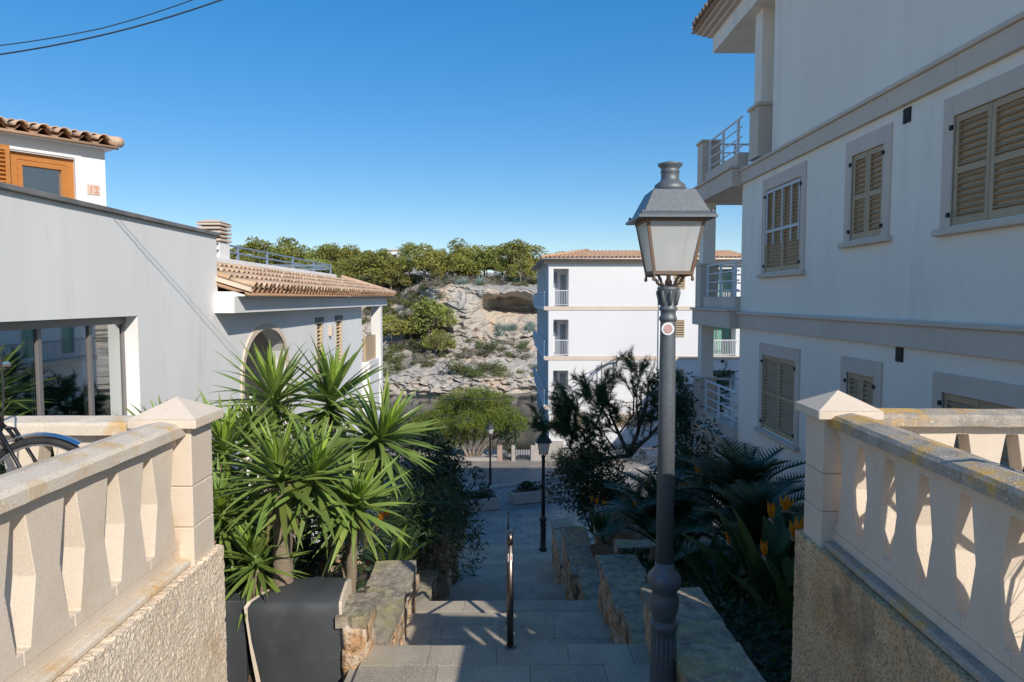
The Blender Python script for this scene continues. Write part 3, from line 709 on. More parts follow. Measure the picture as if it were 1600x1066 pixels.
# raised parapet with railing, chimney
part('upper_wall', MB().box(-9, -5.6, 10.99, 22.75, .02, .82), M['plaster'], lh)
rl = MB()
for zz in (.98, 1.12): rl.tube([(-5.75, 11.0, zz), (-5.75, 22.6, zz)], .022, 6); rl.tube([(-5.75, 22.6, zz), (-9, 22.6, zz)], .022, 6)
rail = part('roof_railing', rl, M['rail_blue'], lh)
for yy in (11.4, 13.2, 14.8, 16.6, 18.6, 20.6, 22.6): part('railing_post', MB().box(-5.775, -5.725, yy-.025, yy+.025, .8, 1.15), M['rail_blue'], rail)
for i, zz in enumerate((1.02, 1.08)): part('railing_bar', MB().tube([(-8.8, 22.6, zz), (-5.75, 22.6, zz)], .012, 5), M['rail_blue'], rail)
ch = part('chimney', MB().box(-6.12, -5.72, 13.8, 14.3, .02, 1.15), M['plaster'], lh)
for i in range(5): part('chimney_tile', MB().box(-6.16+.012*(i%2), -5.68-.012*(i%2), 13.76, 14.34, 1.17+i*.078, 1.215+i*.078), M['band'], ch, bevel=.008)
part('chimney_pot', MB().box(-6.08, -5.76, 13.84, 14.26, 1.15, 1.53), M['dark'], ch)
part('chimney_lid', MB().frustum([(-6.17,13.75,1.54),(-5.67,13.75,1.54),(-5.67,14.35,1.54),(-6.17,14.35,1.54)], [(-6.05,13.88,1.60),(-5.79,13.88,1.60),(-5.79,14.22,1.60),(-6.05,14.22,1.60)]), M['band'], ch)
part('post', MB().box(-4.62, -4.30, 23.5, 23.85, -7.5, -.215), M['plaster'], lh)
part('terrace_parapet', MB().box(-4.6, -4.36, 21.86, 23.5, -7.5, -2.0), M['plaster'], lh)
part('wood_screen', MB().box(-4.55, -4.47, 21.86, 23.5, -1.99, -1.2), M['shutter'], lh)
# ---------------------------------------------------------------- upper house number 12
d12 = Vector((-math.sin(R(39)), -math.cos(R(39)), 0)); n12 = Vector((math.cos(R(39)), -math.sin(R(39)), 0))
F12 = axes((-6.33, 11.0, 0), d12, n12, (0,0,1))     # u runs from the corner towards the viewer's left
h12 = thing('tiled_house', 'small white house with orange wooden window and number tile above the grey wall', 'house', (-6.33, 11.0, 1.06))
mb = MB(); wall(mb, F12, 0, 4.5, 1.062, 2.36, [(.43, 1.26, 1.1, 2.14), (1.262, 2.6, 1.1, 2.14)], .22); mb.box(0, 4.5, -4, -.22, 1.062, 2.36, F12)
part('wall', mb, M['plaster'], h12)
part('plaster_surround', MB().box(.34, .43, 0, .02, 1.1, 2.16, F12).box(.34, 2.7, 0, .02, 2.16, 2.2, F12), M['plaster'], h12)
wf = MB().box(.43, .53, -.16, -.06, 1.1, 2.14, F12).box(1.16, 1.26, -.16, -.06, 1.1, 2.14, F12).box(.53, 1.16, -.16, -.06, 2.04, 2.14, F12).box(.53, .60, -.14, -.04, 1.1, 2.03, F12).box(1.10, 1.16, -.14, -.04, 1.1, 2.03, F12).box(.60, 1.10, -.14, -.04, 1.96, 2.03, F12)
wf = part('window_frame', wf, M['wood'], h12); part('pane', MB().box(.60, 1.10, -.11, -.10, 1.1, 1.96, F12), M['glass'], wf)
part('dark_backing', MB().box(.43, 1.26, -.215, -.2, 1.1, 2.14, F12), M['dark'], h12)  # flat dark panel behind the pane, painted as the unlit inside
shutter(h12, F12, 1.27, 1.95, 1.08, 2.20, M['wood'], 1, .06, 0, y=.03)
pl = part('number_plate', MB().box(.09, .27, 0, .012, 1.63, 1.79, F12), M['plate'], h12, bevel=.003)
cu = bpy.data.curves.new('number', 'FONT'); cu.body = '12'; cu.size = .15; cu.extrude = .002; cu.align_x = 'CENTER'
to = bpy.data.objects.new('number', cu); C.objects.link(to); bpy.context.view_layer.update()
me = bpy.data.meshes.new_from_object(to.evaluated_get(bpy.context.evaluated_depsgraph_get())); bpy.data.objects.remove(to); me.materials.append(M['number'])
inst('number', me, pl, F12 @ axes((.18, .0145, 1.66), (-1,0,0), (0,0,1), (0,1,0)))
part('eaves_soffit', MB().box(-.10, 4.5, -4, .14, 2.36, 2.41, F12), M['plaster'], h12)
s12 = (-n12+Vector((0,0,.20))).normalized(); nr12 = (n12*.20+Vector((0,0,1))).normalized()
E12 = F12 @ Vector((-.12, .24, 2.43)); bed = MB(); corrugated(bed, E12-nr12*.005, d12, s12, nr12, 12, .27, 2.4, .075)
bed.prism([tuple(E12-nr12*.09), tuple(E12+d12*3.24-nr12*.09), tuple(E12+d12*3.24+s12*2.4-nr12*.09), tuple(E12+s12*2.4-nr12*.09)], tuple(nr12*.05))
ro = part('tiled_roof', bed, M['tile_bed'], h12, True)
tiles(ro, E12+s12*-.02, d12, s12, nr12, 12, 5, .27, .40)
rg = part('verge_tiles', MB().tube([E12+nr12*.03, E12+s12*2.4+nr12*.03], .085, 8), M['tile'], ro, True)
part('ridge_step', MB().box(1.3, 4.5, -1.2, -.45, 2.50, 2.70, F12), M['tile_bed'], h12)

# ---------------------------------------------------------------- right apartment building
XR = 4.87; YE = 14.14
FR = axes((XR, 0, 0), (0,1,0), (-1,0,0), (0,0,1))      # u = +Y, outward -X
rb = thing('apartment_house', 'ivory three storey apartment house with brown louvred shutters on the right', 'apartment house', (XR, 9, -6))
win = [(11.30, 12.82, .50, 2.02, 'g'), (8.85, 9.66, .83, 2.0, ''), (6.35, 7.48, .80, 1.98, ''),
       (11.36, 12.80, -2.42, -1.04, ''), (8.90, 9.63, -2.3, -1.03, ''), (6.35, 7.50, -2.3, -1.03, '')]
mb = MB()
wall(mb, FR, 2.0, YE, -7, -.60, [w[:4] for w in win[3:]], .16); wall(mb, FR, 2.0, YE, -.25, 2.33, [w[:4] for w in win[:3]], .16)
mb.box(XR, XR+.15, 2.0, YE, -.60, -.25); mb.box(XR, XR+.15, 2.0, YE, 2.33, 2.66)
wall(mb, FR, 2.0, 12.62, 2.66, 6.2, [], .2)
mb.box(XR+.2, 16, 12.3, 12.62, 2.66, 6.2); mb.box(XR+.16, 16, YE-.2, YE, -7, 2.33); mb.box(XR+.2, 16, 2.0, 2.2, -7, 6.2)
mb.box(XR+.5, 16, 2.6, 11.8, -6.9, 6.1)
part('wall', mb, M['plaster_r'], rb)
for (z0, z1, y1) in ((-.60, -.25, YE), (2.33, 2.66, YE)):
    k = 9; d = (y1-2.0)/k
    bo = part('stone_band', MB().box(XR-.045, XR, 2.0, y1, z0+.02, z1-.06), M['band'], rb)
    for i in range(k): part('band_stone', MB().box(XR-.062, XR-.045, 2.0+i*d+.002, 2.0+(i+1)*d-.002, z0+.025, z1-.062), M['band'], bo)
    part('band_moulding', MB().box(XR-.10, XR, 2.0, y1+.02, z1-.06, z1), M['band'], bo, bevel=.012)
for (a, b, c, d, g_) in win:
    e = .17; s_ = MB()
    s_.box(a-e, a, -.01, .022, c-.02, d+.22, FR); s_.box(b, b+e, -.01, .022, c-.02, d+.22, FR); s_.box(a, b, -.01, .022, d, d+.22, FR)
    so = part('window_surround', s_, M['band'], rb, bevel=.004)
    part('sill', MB().box(a-e-.05, b+e+.05, -.05, .085, c-.10, c-.021, FR), M['band'], so, bevel=.012)
    part('window_back', MB().box(a, b, -.155, -.14, c, d, FR), M['dark'], rb)
    shutter(rb, FR, a+.01, b-.01, c, d-.005, M['shutter'], 2, .062, 1, y=-.02)
    hm_ = MB()
    for zz in (c+.12, d-.12):
        for uu in (a-.015, b+.015): hm_.box(uu-.02, uu+.02, .02, .045, zz-.025, zz+.025, FR)
    part('shutter_hinges', hm_, M['iron'], so)
    if g_:
        q = MB()
        for uu in (a+.06, (a+b)/2-.38, (a+b)/2, (a+b)/2+.38, b-.06): q.box(uu-.022, uu+.022, .001, .02, c+.5, d-.02, FR)
        for zz in (c+.75, d-.05): q.box(a+.04, b-.04, .002, .022, zz-.025, zz+.025, FR)
        part('window_bars', q, M['shutter_grey'], rb)
for (yy, zz) in ((8.37, 2.225), (8.36, -.68)):
    v = part('wall_vent', MB().box(XR-.012, XR, yy-.075, yy+.075, zz-.09, zz+.09), M['dark'], rb)
    for i in range(5): part('vent_slat', MB().box(XR-.022, XR-.012, yy-.07, yy+.07, zz-.075+i*.033, zz-.06+i*.033), M['iron'], v)
# verandas at the far end
VX, VY = 4.64, 16.95
def veranda(zs, zt_next, post=True, y_in=YE, th=.36):
    s = part('veranda_slab', MB().box(VX, 10, y_in, VY, zs-th, zs), M['band'], rb, bevel=.01)
    part('slab_edge', MB().box(VX-.05, 10, y_in-.03 if y_in == YE else y_in, VY+.05, zs, zs+.05), M['band'], s, bevel=.01)
    z0 = zs+.05
    part('veranda_parapet', MB().box(VX+.12, VX+.34, y_in, VY-.45, z0, z0+.26), M['band'], rb)
    pd = part('pedestal', MB().box(VX+.05, VX+.48, VY-.5, VY-.08, z0, z0+1.0), M['band'], rb)
    part('pedestal_cap', MB().box(VX+.01, VX+.52, VY-.54, VY-.04, z0+1.0, z0+1.06), M['band'], pd, bevel=.01)
    if zt_next: part('veranda_post', MB().box(VX+.12, VX+.42, VY-.43, VY-.13, z0+1.06, zt_next), M['plaster_r'], rb)
    rw = MB()
    for k in range(4): rw.tube([(VX+.2, y_in+.02, z0+.40+k*.20), (VX+.2, VY-.5, z0+.40+k*.20)], .016 if k < 3 else .024, 6)
    for k in range(4): rw.tube([(VX+.48, VY-.28, z0+.40+k*.20), (9.8, VY-.28, z0+.40+k*.20)], .016 if k < 3 else .024, 6)
    ra = part('veranda_railing', rw, M['rail_white'], rb)
    n = 3
    for k in range(n):
        yy = y_in+.25+(VY-.5-y_in-.35)*k/(n-1); part('railing_post', MB().box(VX+.175, VX+.225, yy-.025, yy+.025, z0+.26, z0+1.01), M['rail_white'], ra)
    for k in range(7):
        xx = VX+.9+k*.65; part('railing_post', MB().box(xx-.02, xx+.02, VY-.305, VY-.255, z0, z0+1.01), M['rail_white'], ra)
veranda(-.25, 2.32); veranda(2.68, None); veranda(-3.0, -.62)
part('veranda_post', MB().box(VX+.12, VX+.42, VY-.43, VY-.13, -8, -3.36), M['plaster_r'], rb)
# top storey: pedestal and post at the wall line, roof slab, eaves
part('pedestal', MB().box(VX+.16, VX+.60, 13.15, 13.62, 2.73, 3.67), M['band'], rb)
part('pedestal_cap', MB().box(VX+.12, VX+.64, 13.11, 13.66, 3.67, 3.74), M['band'], rb, bevel=.01)
part('veranda_post', MB().box(VX+.22, VX+.56, 13.2, 13.56, 3.74, 5.5), M['plaster_r'], rb)
part('roof_slab', MB().box(VX, 16, 1.6, 15.6, 5.5, 5.86), M['plaster_r'], rb)
part('eaves_moulding', MB().box(VX-.10, 16, 1.6, 15.7, 5.86, 5.93).box(VX-.20, 16, 1.6, 15.8, 5.93, 6.0).box(VX-.29, 16, 1.6, 15.9, 6.0, 6.07), M['band'], rb)
ER = Vector((4.24, 1.6, 6.13)); slr = Vector((1, 0, .30)).normalized(); nrr = Vector((-.30, 0, 1)).normalized()
bed = MB(); corrugated(bed, ER, (0,1,0), slr, nrr, 64, .225, 5.5, .07)
bed.prism([tuple(ER-nrr*.08), tuple(ER+Vector((0,14.4,0))-nrr*.08), tuple(ER+Vector((0,14.4,0))+slr*5.5-nrr*.08), tuple(ER+slr*5.5-nrr*.08)], tuple(nrr*.03))
ro = part('tiled_roof', bed, M['tile_bed'], rb, True); tiles(ro, ER, (0,1,0), slr, nrr, 63, 2, .225, .42)
part('roof_end', MB().prism([(4.3,15.99,6.08), (9.5,15.99,6.08), (9.5,15.99,7.6)], (0,.03,0)), M['band'], rb)

# ---------------------------------------------------------------- far white apartment block
FY = 44.0; fx0 = 2.77; fx1 = 15.6
fb = thing('apartment_block', 'bright white four storey apartment block with tiled roof at the foot of the stairs', 'apartment block', (8, FY, -9.3))
FF = axes((0, FY, 0), (-1,0,0), (0,-1,0), (0,0,1))      # u = -X, outward -Y
lev = [-9.3, -7.05, -3.9, -.68, 2.55]
holes = []
for (a, b) in ((-3.95, -1.55), (-7.15, -4.75), (-.35, 2.05)): pass
dz = [(-.45, 1.97), (-3.66, -1.3), (-6.9, -4.6)]
for (a, b) in dz: holes.append((-4.06, -3.08, a, b))
bal = [(-14.9, -13.45, a, b) for (a, b) in dz]
mb = MB(); wall(mb, FF, -fx1, -fx0, -9.4, 2.56, holes+bal, 1.3)
FS2 = axes((fx0, 0, 0), (0,-1,0), (-1,0,0), (0,0,1))
mb.box(fx1-.2, fx1, FY+1.3, 60, -9.4, 2.56); mb.box(fx0+.2, fx1, 59.8, 60, -9.4, 2.56); mb.box(fx0+.9, fx1, FY+1.35, 59, -9.4, 2.5)
for yy in (44.0, 47.2, 50.4, 53.6, 56.8, 59.6):
    mb.box(fx0, fx0+.35, yy+(1.31 if yy == 44.0 else 0), yy+(1.6 if yy == 44.0 else .35), -9.4, 2.56)
part('wall', mb, M['plaster_far'], fb)
for zz in (-.68, -3.90, -7.1):
    part('floor_band', MB().box(fx0-.25, fx1+.02, FY-.04, FY, zz-.02, zz+.24), M['band'], fb)
    bs_ = part('side_balcony', MB().box(fx0-.28, fx0+.9, FY+.3, 59.5, zz, zz+.22), M['plaster_far'], fb)
    q = MB()
    for i in range(60): q.box(fx0-.25, fx0-.22, FY+.4+i*.32, FY+.43+i*.32, zz+.22, zz+1.15)
    q.box(fx0-.26, fx0-.21, FY+.35, 59.5, zz+1.15, zz+1.2); part('balcony_railing', q, M['rail_white'], bs_)
part('eaves_band', MB().box(fx0-.3, fx1+.1, FY-.12, FY-.001, 2.30, 2.56), M['band'], fb)
for (a, b) in dz:
    part('balcony_back', MB().box(3.06, 4.08, FY+1.32, FY+1.36, a-.05, b+.05), M['rail_white'], fb)
    part('balcony_door', MB().box(3.62, 3.95, FY+1.25, FY+1.32, a, b-.35), M['blueshade'], fb)
    part('small_window', MB().box(3.2, 3.42, FY+1.27, FY+1.32, a+1.25, b-.2), M['blueshade'], fb)
    r = part('balcony_railing', MB().tube([(3.06, FY+.05, a+1.02), (4.08, FY+.05, a+1.02)], .03, 6).tube([(3.06, FY+.05, a+.1), (4.08, FY+.05, a+.1)], .02, 6), M['rail_white'], fb)
    for i in range(9): part('railing_bar', MB().box(3.13+i*.11, 3.15+i*.11, FY+.04, FY+.06, a+.1, a+1.02), M['rail_white'], r)
    # recessed balcony with green glazing at the right end
    part('glazing', MB().box(13.4, 14.95, FY+1.0, FY+1.04, a, b), M['green'], fb)
    q = MB()
    for xx in (13.5, 13.95, 14.4, 14.85): q.box(xx-.03, xx+.03, FY+.95, FY+.99, a, b)
    part('glazing_bars', q, M['frame'], fb)
    r = part('balcony_railing', MB().tube([(13.4, FY-.05, a+1.02), (15.0, FY-.05, a+1.02)], .035, 6).tube([(13.4, FY-.05, a+.1), (15.0, FY-.05, a+.1)], .02, 6), M['rail_white'], fb)
    for i in range(14): part('railing_bar', MB().box(13.45+i*.11, 13.475+i*.11, FY-.06, FY-.04, a+.1, a+1.02), M['rail_white'], r)
    part('wall_light', MB().lathe([(.05,0),(.12,.05),(.1,.14),(.03,.18)], 8, T(14.05, FY-.1, a-.42)), M['iron'], fb)
for (a, b) in ((.68, 1.68), (-2.42, -1.3), (-5.55, -4.5)):
    fo_ = part('louvre_frame', MB().box(10.84, 10.9, FY-.05, FY-.001, a, b).box(11.5, 11.56, FY-.05, FY-.001, a, b).box(10.9, 11.5, FY-.05, FY-.001, b-.05, b).box(10.9, 11.5, FY-.05, FY-.001, a, a+.05), M['louvre'], fb)
    me = slat_mesh(.6, .07, .02, R(35), M['louvre']); k = 9
    for i in range(k): inst('slat', me, fo_, T(11.2, FY-.035, a+.05+(i+.5)*(b-a-.1)/k))
    part('louvre_back', MB().box(10.9, 11.5, FY-.012, FY-.002, a+.05, b-.05), M['dark'], fb)
# roof: hipped, real corrugated geometry
zr = 2.62; p0 = Vector((fx0-.55, FY-.5, zr)); p1 = Vector((fx1+.5, FY-.5, zr)); sy = Vector((0, 1, .16)).normalized(); ny = Vector((0, -.16, 1)).normalized()
rm = MB(); n = int((p1.x-p0.x)/.28)
L_ = 5.0; seg = 6; P = []; rows = 12
for ri in range(rows*2):
    k = ri//2; yv = L_*(k+(ri % 2))/rows-(.001 if ri % 2 else 0); lift = .05 if ri % 2 == 0 else 0
    x_l = p0.x+yv*.75
    P.append([Vector((max(p0.x+.28*(c+j/seg), x_l), p0.y, zr))+sy*yv+ny*(lift+.075*math.sin(2*math.pi*j/seg)) for c in range(n) for j in range(seg)])
rm.grid(P); o = part('roof_tiles', rm, M['tile_far'], fb, True); o['kind'] = 'stuff'
mb = MB(); mb.prism([(fx0-.5, FY-.42, zr-.1), (fx1+.5, FY-.42, zr-.1), (fx1+.5, FY+4.5, zr-.1+.68), (fx0+3.2, FY+4.5, zr-.1+.68)], (0,0,.03))
part('roof_deck', mb, M['tile_bed'], fb)
mb = MB().add([tuple(p0), (p0.x, 60.5, zr), (p0.x+3.6, 56, zr+.76), (p0.x+3.55, FY-.5+4.75, zr+.76)], [(0,1,2,3)]); part('roof_side', mb, M['tile_far'], fb)
part('side_eaves', MB().box(fx0-.55, fx0+.4, FY-.35, 60.4, 2.563, 2.6), M['band'], fb)
hp = part('hip_ridge', MB().tube([p0+Vector((.02,.02,.08)), p0+Vector((3.55, 4.75, .84))], .11, 8), M['tile_far'], fb, True)
cc = part('chimney', MB().box(12.15, 12.7, FY+.5, FY+1.1, 2.9, 3.85), M['plaster_far'], fb)
for xx in (12.15, 12.36, 12.57): part('chimney_tile', MB().box(xx, xx+.12, FY+.44, FY+.5, 3.0, 3.3), M['tile_far'], cc)
part('downpipe', MB().tube([(9.9, FY-.07, 2.3), (9.9, FY-.07, -9.3)], .05, 8), M['plaster_far'], fb, True)
part('gutter', MB().tube([(fx0-.5, FY-.56, zr-.04), (fx1+.4, FY-.56, zr-.04)], .06, 8), M['band'], fb, True)
# ground floor wall with pierced blocks in front of the block
gw = thing('pierced_wall', 'white boundary wall with pierced beige blocks before the far apartment block', 'wall', (6, 43, -9.3))
part('wall', wall(MB(), axes((0, 42.8, 0), (-1,0,0), (0,-1,0), (0,0,1)), -13, -2.75, -9.4, -6.75, [(-3.8, -3.0, -8.15, -7.15), (-5.2, -4.5, -8.1, -7.2), (-9.4, -6.9, -8.1, -7.15)], .15), M['plaster_far'], gw)
bm_ = MB()
bm_.box(-.13, .13, -.06, .06, .11, .15); bm_.box(-.13, .13, -.06, .06, -.15, -.11); bm_.box(-.15, -.11, -.06, .06, -.11, .11); bm_.box(.11, .15, -.06, .06, -.11, .11)
bm_.box(-.03, .03, -.05, .05, -.11, .11); BLK = bm_.mesh('pierced_block', M['louvre'])
for (a, b) in ((3.0, 3.8), (4.5, 5.2), (6.9, 9.4)):
    x = a+.16
    while x < b-.1:
        for k in range(3): inst('pierced_block', BLK, gw, T(x, 42.87, -7.98+k*.31))
        x += .31

# neighbouring house across the plaza, seen mirrored in the big panes
nb_ = thing('neighbour_house', 'white house with balconies mirrored in the large panes of the left house', 'house', (17, 33, -9.3))
FN = axes((14.0, 0, 0), (0,1,0), (-1,0,0), (0,0,1)); wn = [(y_, y_+1.1, z_, z_+h_) for z_, h_ in ((-2.9,2.0),(-6.1,2.0)) for y_ in (28.2, 30.8, 33.4, 36.4)]
part('wall', wall(MB(), FN, 27, 39.4, -9.4, -.4, wn, .2).box(14.2, 21, 27, 39.4, -.6, -.41).box(14.25, 21, 27, 27.2, -9.4, -.6).box(14.25, 21, 39.2, 39.4, -9.4, -.6), M['plaster_far'], nb_)
for w_ in wn: part('window', MB().box(w_[0], w_[1], -.15, -.12, w_[2], w_[3], FN), M['green'], nb_)
for z_ in (-3.1, -6.3):
    part('balcony_slab', MB().box(13.1, 14.0, 29.5, 38, z_-.2, z_), M['band'], nb_)
    r_ = part('balcony_railing', MB().tube([(13.14, 29.5, z_+1), (13.14, 38, z_+1)], .03, 6), M['frame'], nb_)
    for i in range(40): part('railing_bar', MB().box(13.13, 13.15, 29.55+i*.21, 29.57+i*.21, z_, z_+1), M['frame'], r_)
# ---------------------------------------------------------------- street lamps
def street_lamp(label, x, y, zb, ztop, sc_=1.0, mat='lampmetal', rot=0.0, fine=True):
    """lantern post; all heights are offsets from the lantern top"""
    t = thing('street_lamp', label, 'street lamp', (x, y, zb), 'lantern street lamps')
    B = T(x, y, ztop) @ Matrix.Rotation(rot, 4, 'Z') @ Matrix.Diagonal((sc_, sc_, sc_, 1))
    H = (ztop-zb)/sc_
    m = M[mat]; ns = 24 if fine else 12
    k = -H
    pole = [(.150,k),(.150,k+.10),(.118,k+.13),(.106,k+.5),(.104,k+.78),(.116,k+.80),(.116,k+.84),(.100,k+.86)]
    part('base', MB().lathe(pole, ns, B), m, t, True)
    fl = part('fluted_shaft', MB().lathe([(.098,k+.84),(.094,k+.88)], ns, B), m, t, True)
    if fine:
        for i in range(16):
            a = 2*math.pi*i/16; part('flute', MB().tube([(.101*math.cos(a), .101*math.sin(a), k+.16), (.096*math.cos(a), .096*math.sin(a), k+.74)], .012, 5, B), m, fl, True)
    z1 = k+.86
    part('collar', MB().lathe([(.092,z1),(.098,z1+.03),(.116,z1+.09),(.126,z1+.15),(.122,z1+.20),(.100,z1+.235),(.104,z1+.255),(.134,z1+.30),(.142,z1+.345),(.132,z1+.39),(.100,z1+.425),(.082,z1+.455),(.076,z1+.50)], ns, B), m, t, True)
    part('pole', MB().lathe([(.075,z1+.48),(.068,-1.9),(.062,-1.32),(.062,-1.29)], ns, B), m, t, True)
    part('capital', MB().lathe([(.062,-1.30),(.072,-1.285),(.072,-1.265),(.062,-1.25),(.062,-1.215),(.074,-1.205),(.074,-1.185),(.064,-1.175),(.066,-1.12),(.080,-1.06),(.090,-1.035),(.090,-1.02),(.05,-1.01)], ns, B), m, t, True)
    if fine:
        for i in range(8):
            a = 2*math.pi*i/8; ca, sa = math.cos(a), math.sin(a)
            part('capital_leaf', MB().tube([(.066*ca,.066*sa,-1.165),(.072*ca,.072*sa,-1.12),(.088*ca,.088*sa,-1.065),(.092*ca,.092*sa,-1.045)], [.012,.016,.014,.006], 6, B), m, t, True)
    zg0, zg1 = -.905, -.485; b0, b1 = .150, .222
    for sx in (-1, 1):
        for sy_ in (-1, 1):
            part('arm', MB().tube([(0,0,-1.03),(.03*sx,.03*sy_,-1.02),(.075*sx,.075*sy_,-.985),(.085*sx,.085*sy_,-.955),(.11*sx,.11*sy_,-.925),(b0*sx,b0*sy_,-.92),(b0*sx*1.03,b0*sy_*1.03,-.945)], .0115, 6, B), M['rust'], t, True)
            part('knob', MB().lathe([(.004,-.972),(.014,-.962),(.014,-.950),(.004,-.94)], 8, B @ T(b0*sx*1.03, b0*sy_*1.03, 0)), M['rust'], t, True)
            part('corner_post', MB().tube([(b0*sx,b0*sy_,zg0),(b1*sx,b1*sy_,zg1)], .0165, 4, B), M['rust'], t)
            part('roof_ball', MB().lathe([(.003,-.455),(.014,-.445),(.014,-.43),(.003,-.42)], 8, B @ T(.272*sx, .272*sy_, 0)), m, t, True)
    part('lamp_stem', MB().lathe([(.03,-1.02),(.03,-.97),(.018,-.95),(.018,-.90)], 10, B), M['rust'], t, True)
    fr_ = MB()
    for (zz, b, h) in ((zg0, b0, .028), (zg1-.004, b1, .032)):
        for s in (-1, 1):
            fr_.box(-b-.012, b+.012, s*b-.014, s*b+.014, zz-h/2, zz+h/2, B); fr_.box(s*b-.014, s*b+.014, -b+.0145, b-.0145, zz-h/2, zz+h/2, B)
    part('lantern_frame', fr_, M['rust'], t)
    for (ux, uy) in ((1,0),(-1,0),(0,1),(0,-1)):
        px_ = MB(); q = []
        for (b, zz) in ((b0, zg0+.012), (b1, zg1-.018)):
            for s in (-1, 1): q.append((ux*b+(-uy)*s*(b-.012), uy*b+ux*s*(b-.012), zz))
        q = [Vector(a) for a in (q[0], q[1], q[3], q[2])]; nn = Vector((ux, uy, 0))*.004
        px_.frustum(q, [a+nn for a in q], B); part('pane', px_, M['milky'], t)
    part('bulb', MB().lathe([(.02,-.90),(.055,-.84),(.06,-.74),(.045,-.66),(.01,-.62)], 12, B), M['sticker_white'], t, True)
    def sq(b, z): return [(-b,-b,z),(b,-b,z),(b,b,z),(-b,b,z)]
    part('eave', MB().frustum(sq(.305,-.482), sq(.305,-.462), B).frustum(sq(.300,-.462), sq(.272,-.436), B), m, t)
    part('roof', MB().frustum(sq(.262,-.436), sq(.168,-.245), B), m, t, bevel=.006)
    part('chimney', MB().lathe([(.128,-.246),(.128,-.215),(.120,-.19),(.085,-.165),(.072,-.145),(.072,-.095),(.080,-.085),(.072,-.075),(.072,-.06),(.098,-.035),(.100,-.022),(.06,-.012),(.02,-.008),(.012,0)], ns, B), m, t, True)
    return t
L1 = atY(1041, 700, 5.6)
lamp1 = street_lamp('tall grey lantern lamp post in the foreground right of the stairs', L1.x, 5.6, -3.56, 1.118)
s = part('sticker', MB().lathe([(.052,0),(.052,.002)], 20, T(L1.x-.015, 5.6-.066, atY(1044,514,5.53).z) @ Matrix.Rotation(R(90), 4, 'X') @ T(0,0,-.001)), M['sticker_white'], lamp1)
part('sticker_print', MB().lathe([(.037,0),(.037,.002)], 20, T(L1.x-.015, 5.6-.0685, atY(1044,514,5.53).z) @ Matrix.Rotation(R(90), 4, 'X')), M['sticker_red'], lamp1)
street_lamp('dark lantern lamp post at the right foot of the lower stairs', 1.22, 21.8, -8.17, -4.17, .86, 'lampdark', 0, False)
street_lamp('distant slim lantern lamp post on the far pavement by the pine', atZ(766,757,PZ+.1).x, atZ(766,757,PZ+.1).y, PZ+.1, atY(766,660,atZ(766,757,PZ+.1).y).z, .62, 'lampdark', .5, False)

# ---------------------------------------------------------------- handrails in the middle of the stairs
def handrail(label, x, y0, z0, y1, z1, h):
    t = thing('handrail', label, 'handrail', (x, y0, z0), 'steel handrails')
    r = .034
    part('post', MB().tube([(x, y0, z0-.05), (x, y0, z0+h-.06)], r, 14), M['steel'], t, True)
    part('post', MB().tube([(x, y1, z1-.05), (x, y1, z1+h-.06)], r, 14), M['steel'], t, True)
    pts = [(x, y0-.02, z0+h-.10), (x, y0-.035, z0+h-.05), (x, y0-.02, z0+h-.01), (x, y0+.05, z0+h-.005), (x, y1-.05, z1+h+.03), (x, y1+.02, z1+h-.01), (x, y1+.03, z1+h-.06)]
    part('top_rail', MB().tube(pts, .030, 12), M['steel'], t, True)
    part('lower_rail', MB().tube([(x, y0, z0+h-.42), (x, y1, z1+h-.42)], .018, 10), M['steel'], t, True)
    for (yy, zz) in ((y0, z0), (y1, z1)): part('floor_flange', MB().lathe([(.06,0),(.06,.01),(.03,.014)], 14, T(x, yy, zz)), M['steel'], t, True)
    return t
hr = handrail('near steel handrail post with small stickers in the middle of the stairs', .045, 6.80, -3.56, 9.6, -4.66, 1.19)
zz = atY(797, 872, 6.77).z
part('sticker', MB().box(.022, .068, 6.77, 6.7725, zz-.04, zz+.045), M['sticker_white'], hr); part('sticker_print', MB().box(.027, .063, 6.7675, 6.77, zz-.025, zz+.02), M['sticker_red'], hr)
handrail('far dark handrail on the lowest flight of the stairs', .085, 22.2, -8.17, 23.9, -9.3, 1.2)

# ---------------------------------------------------------------- covered box beside the left wall
cb = thing('covered_box', 'box draped with a charcoal sheet against the left stone wall', 'covered box', (-2.05, 6.9, -4.0))
def drape(o, z_up):
    """loft of the sheet: back edge, bend, front edge; o = how far it stands off the box"""
    rows = [((-2.23,7.22),(-1.70,7.22),-3.0), ((-2.30,7.05),(-1.69,7.05),-2.955), ((-2.44,6.80),(-1.67,6.80),-2.965), ((-2.52,6.63),(-1.655,6.63),-2.99),
            ((-2.545,6.585),(-1.65,6.585),-3.03), ((-2.535,6.575),(-1.645,6.575),-3.12), ((-2.50,6.56),(-1.635,6.56),-3.35), ((-2.45,6.56),(-1.62,6.56),-3.6), ((-2.40,6.55),(-1.60,6.55),-3.85)]
    m = MB(); P = []; n = 16
    for k, (a, b, z) in enumerate(rows):
        r = []
        for i in range(n+1):
            u = i/n; e = (2*u-1)
            p = Vector((a[0]+(b[0]-a[0])*u, a[1]+(b[1]-a[1])*u, z)); wob = .014*nz(u*4, k*.6, 5, 1)
            p.y -= o+(wob if k > 3 else 0)-.025*(e*e-.4)*(1 if k > 3 else 0); p.z += (o+wob if k <= 4 else 0)-(.02*abs(e)**6); r.append(p)
        P.append(r)
    m.grid(P); return m
part('sheet', drape(.012, 1), M['cover'], cb, True)
bx = MB(); prof = [(7.25,-3.02),(7.05,-2.97),(6.80,-2.98),(6.64,-3.0),(6.60,-3.04),(6.59,-3.5),(6.585,-4.1),(7.25,-4.1)]
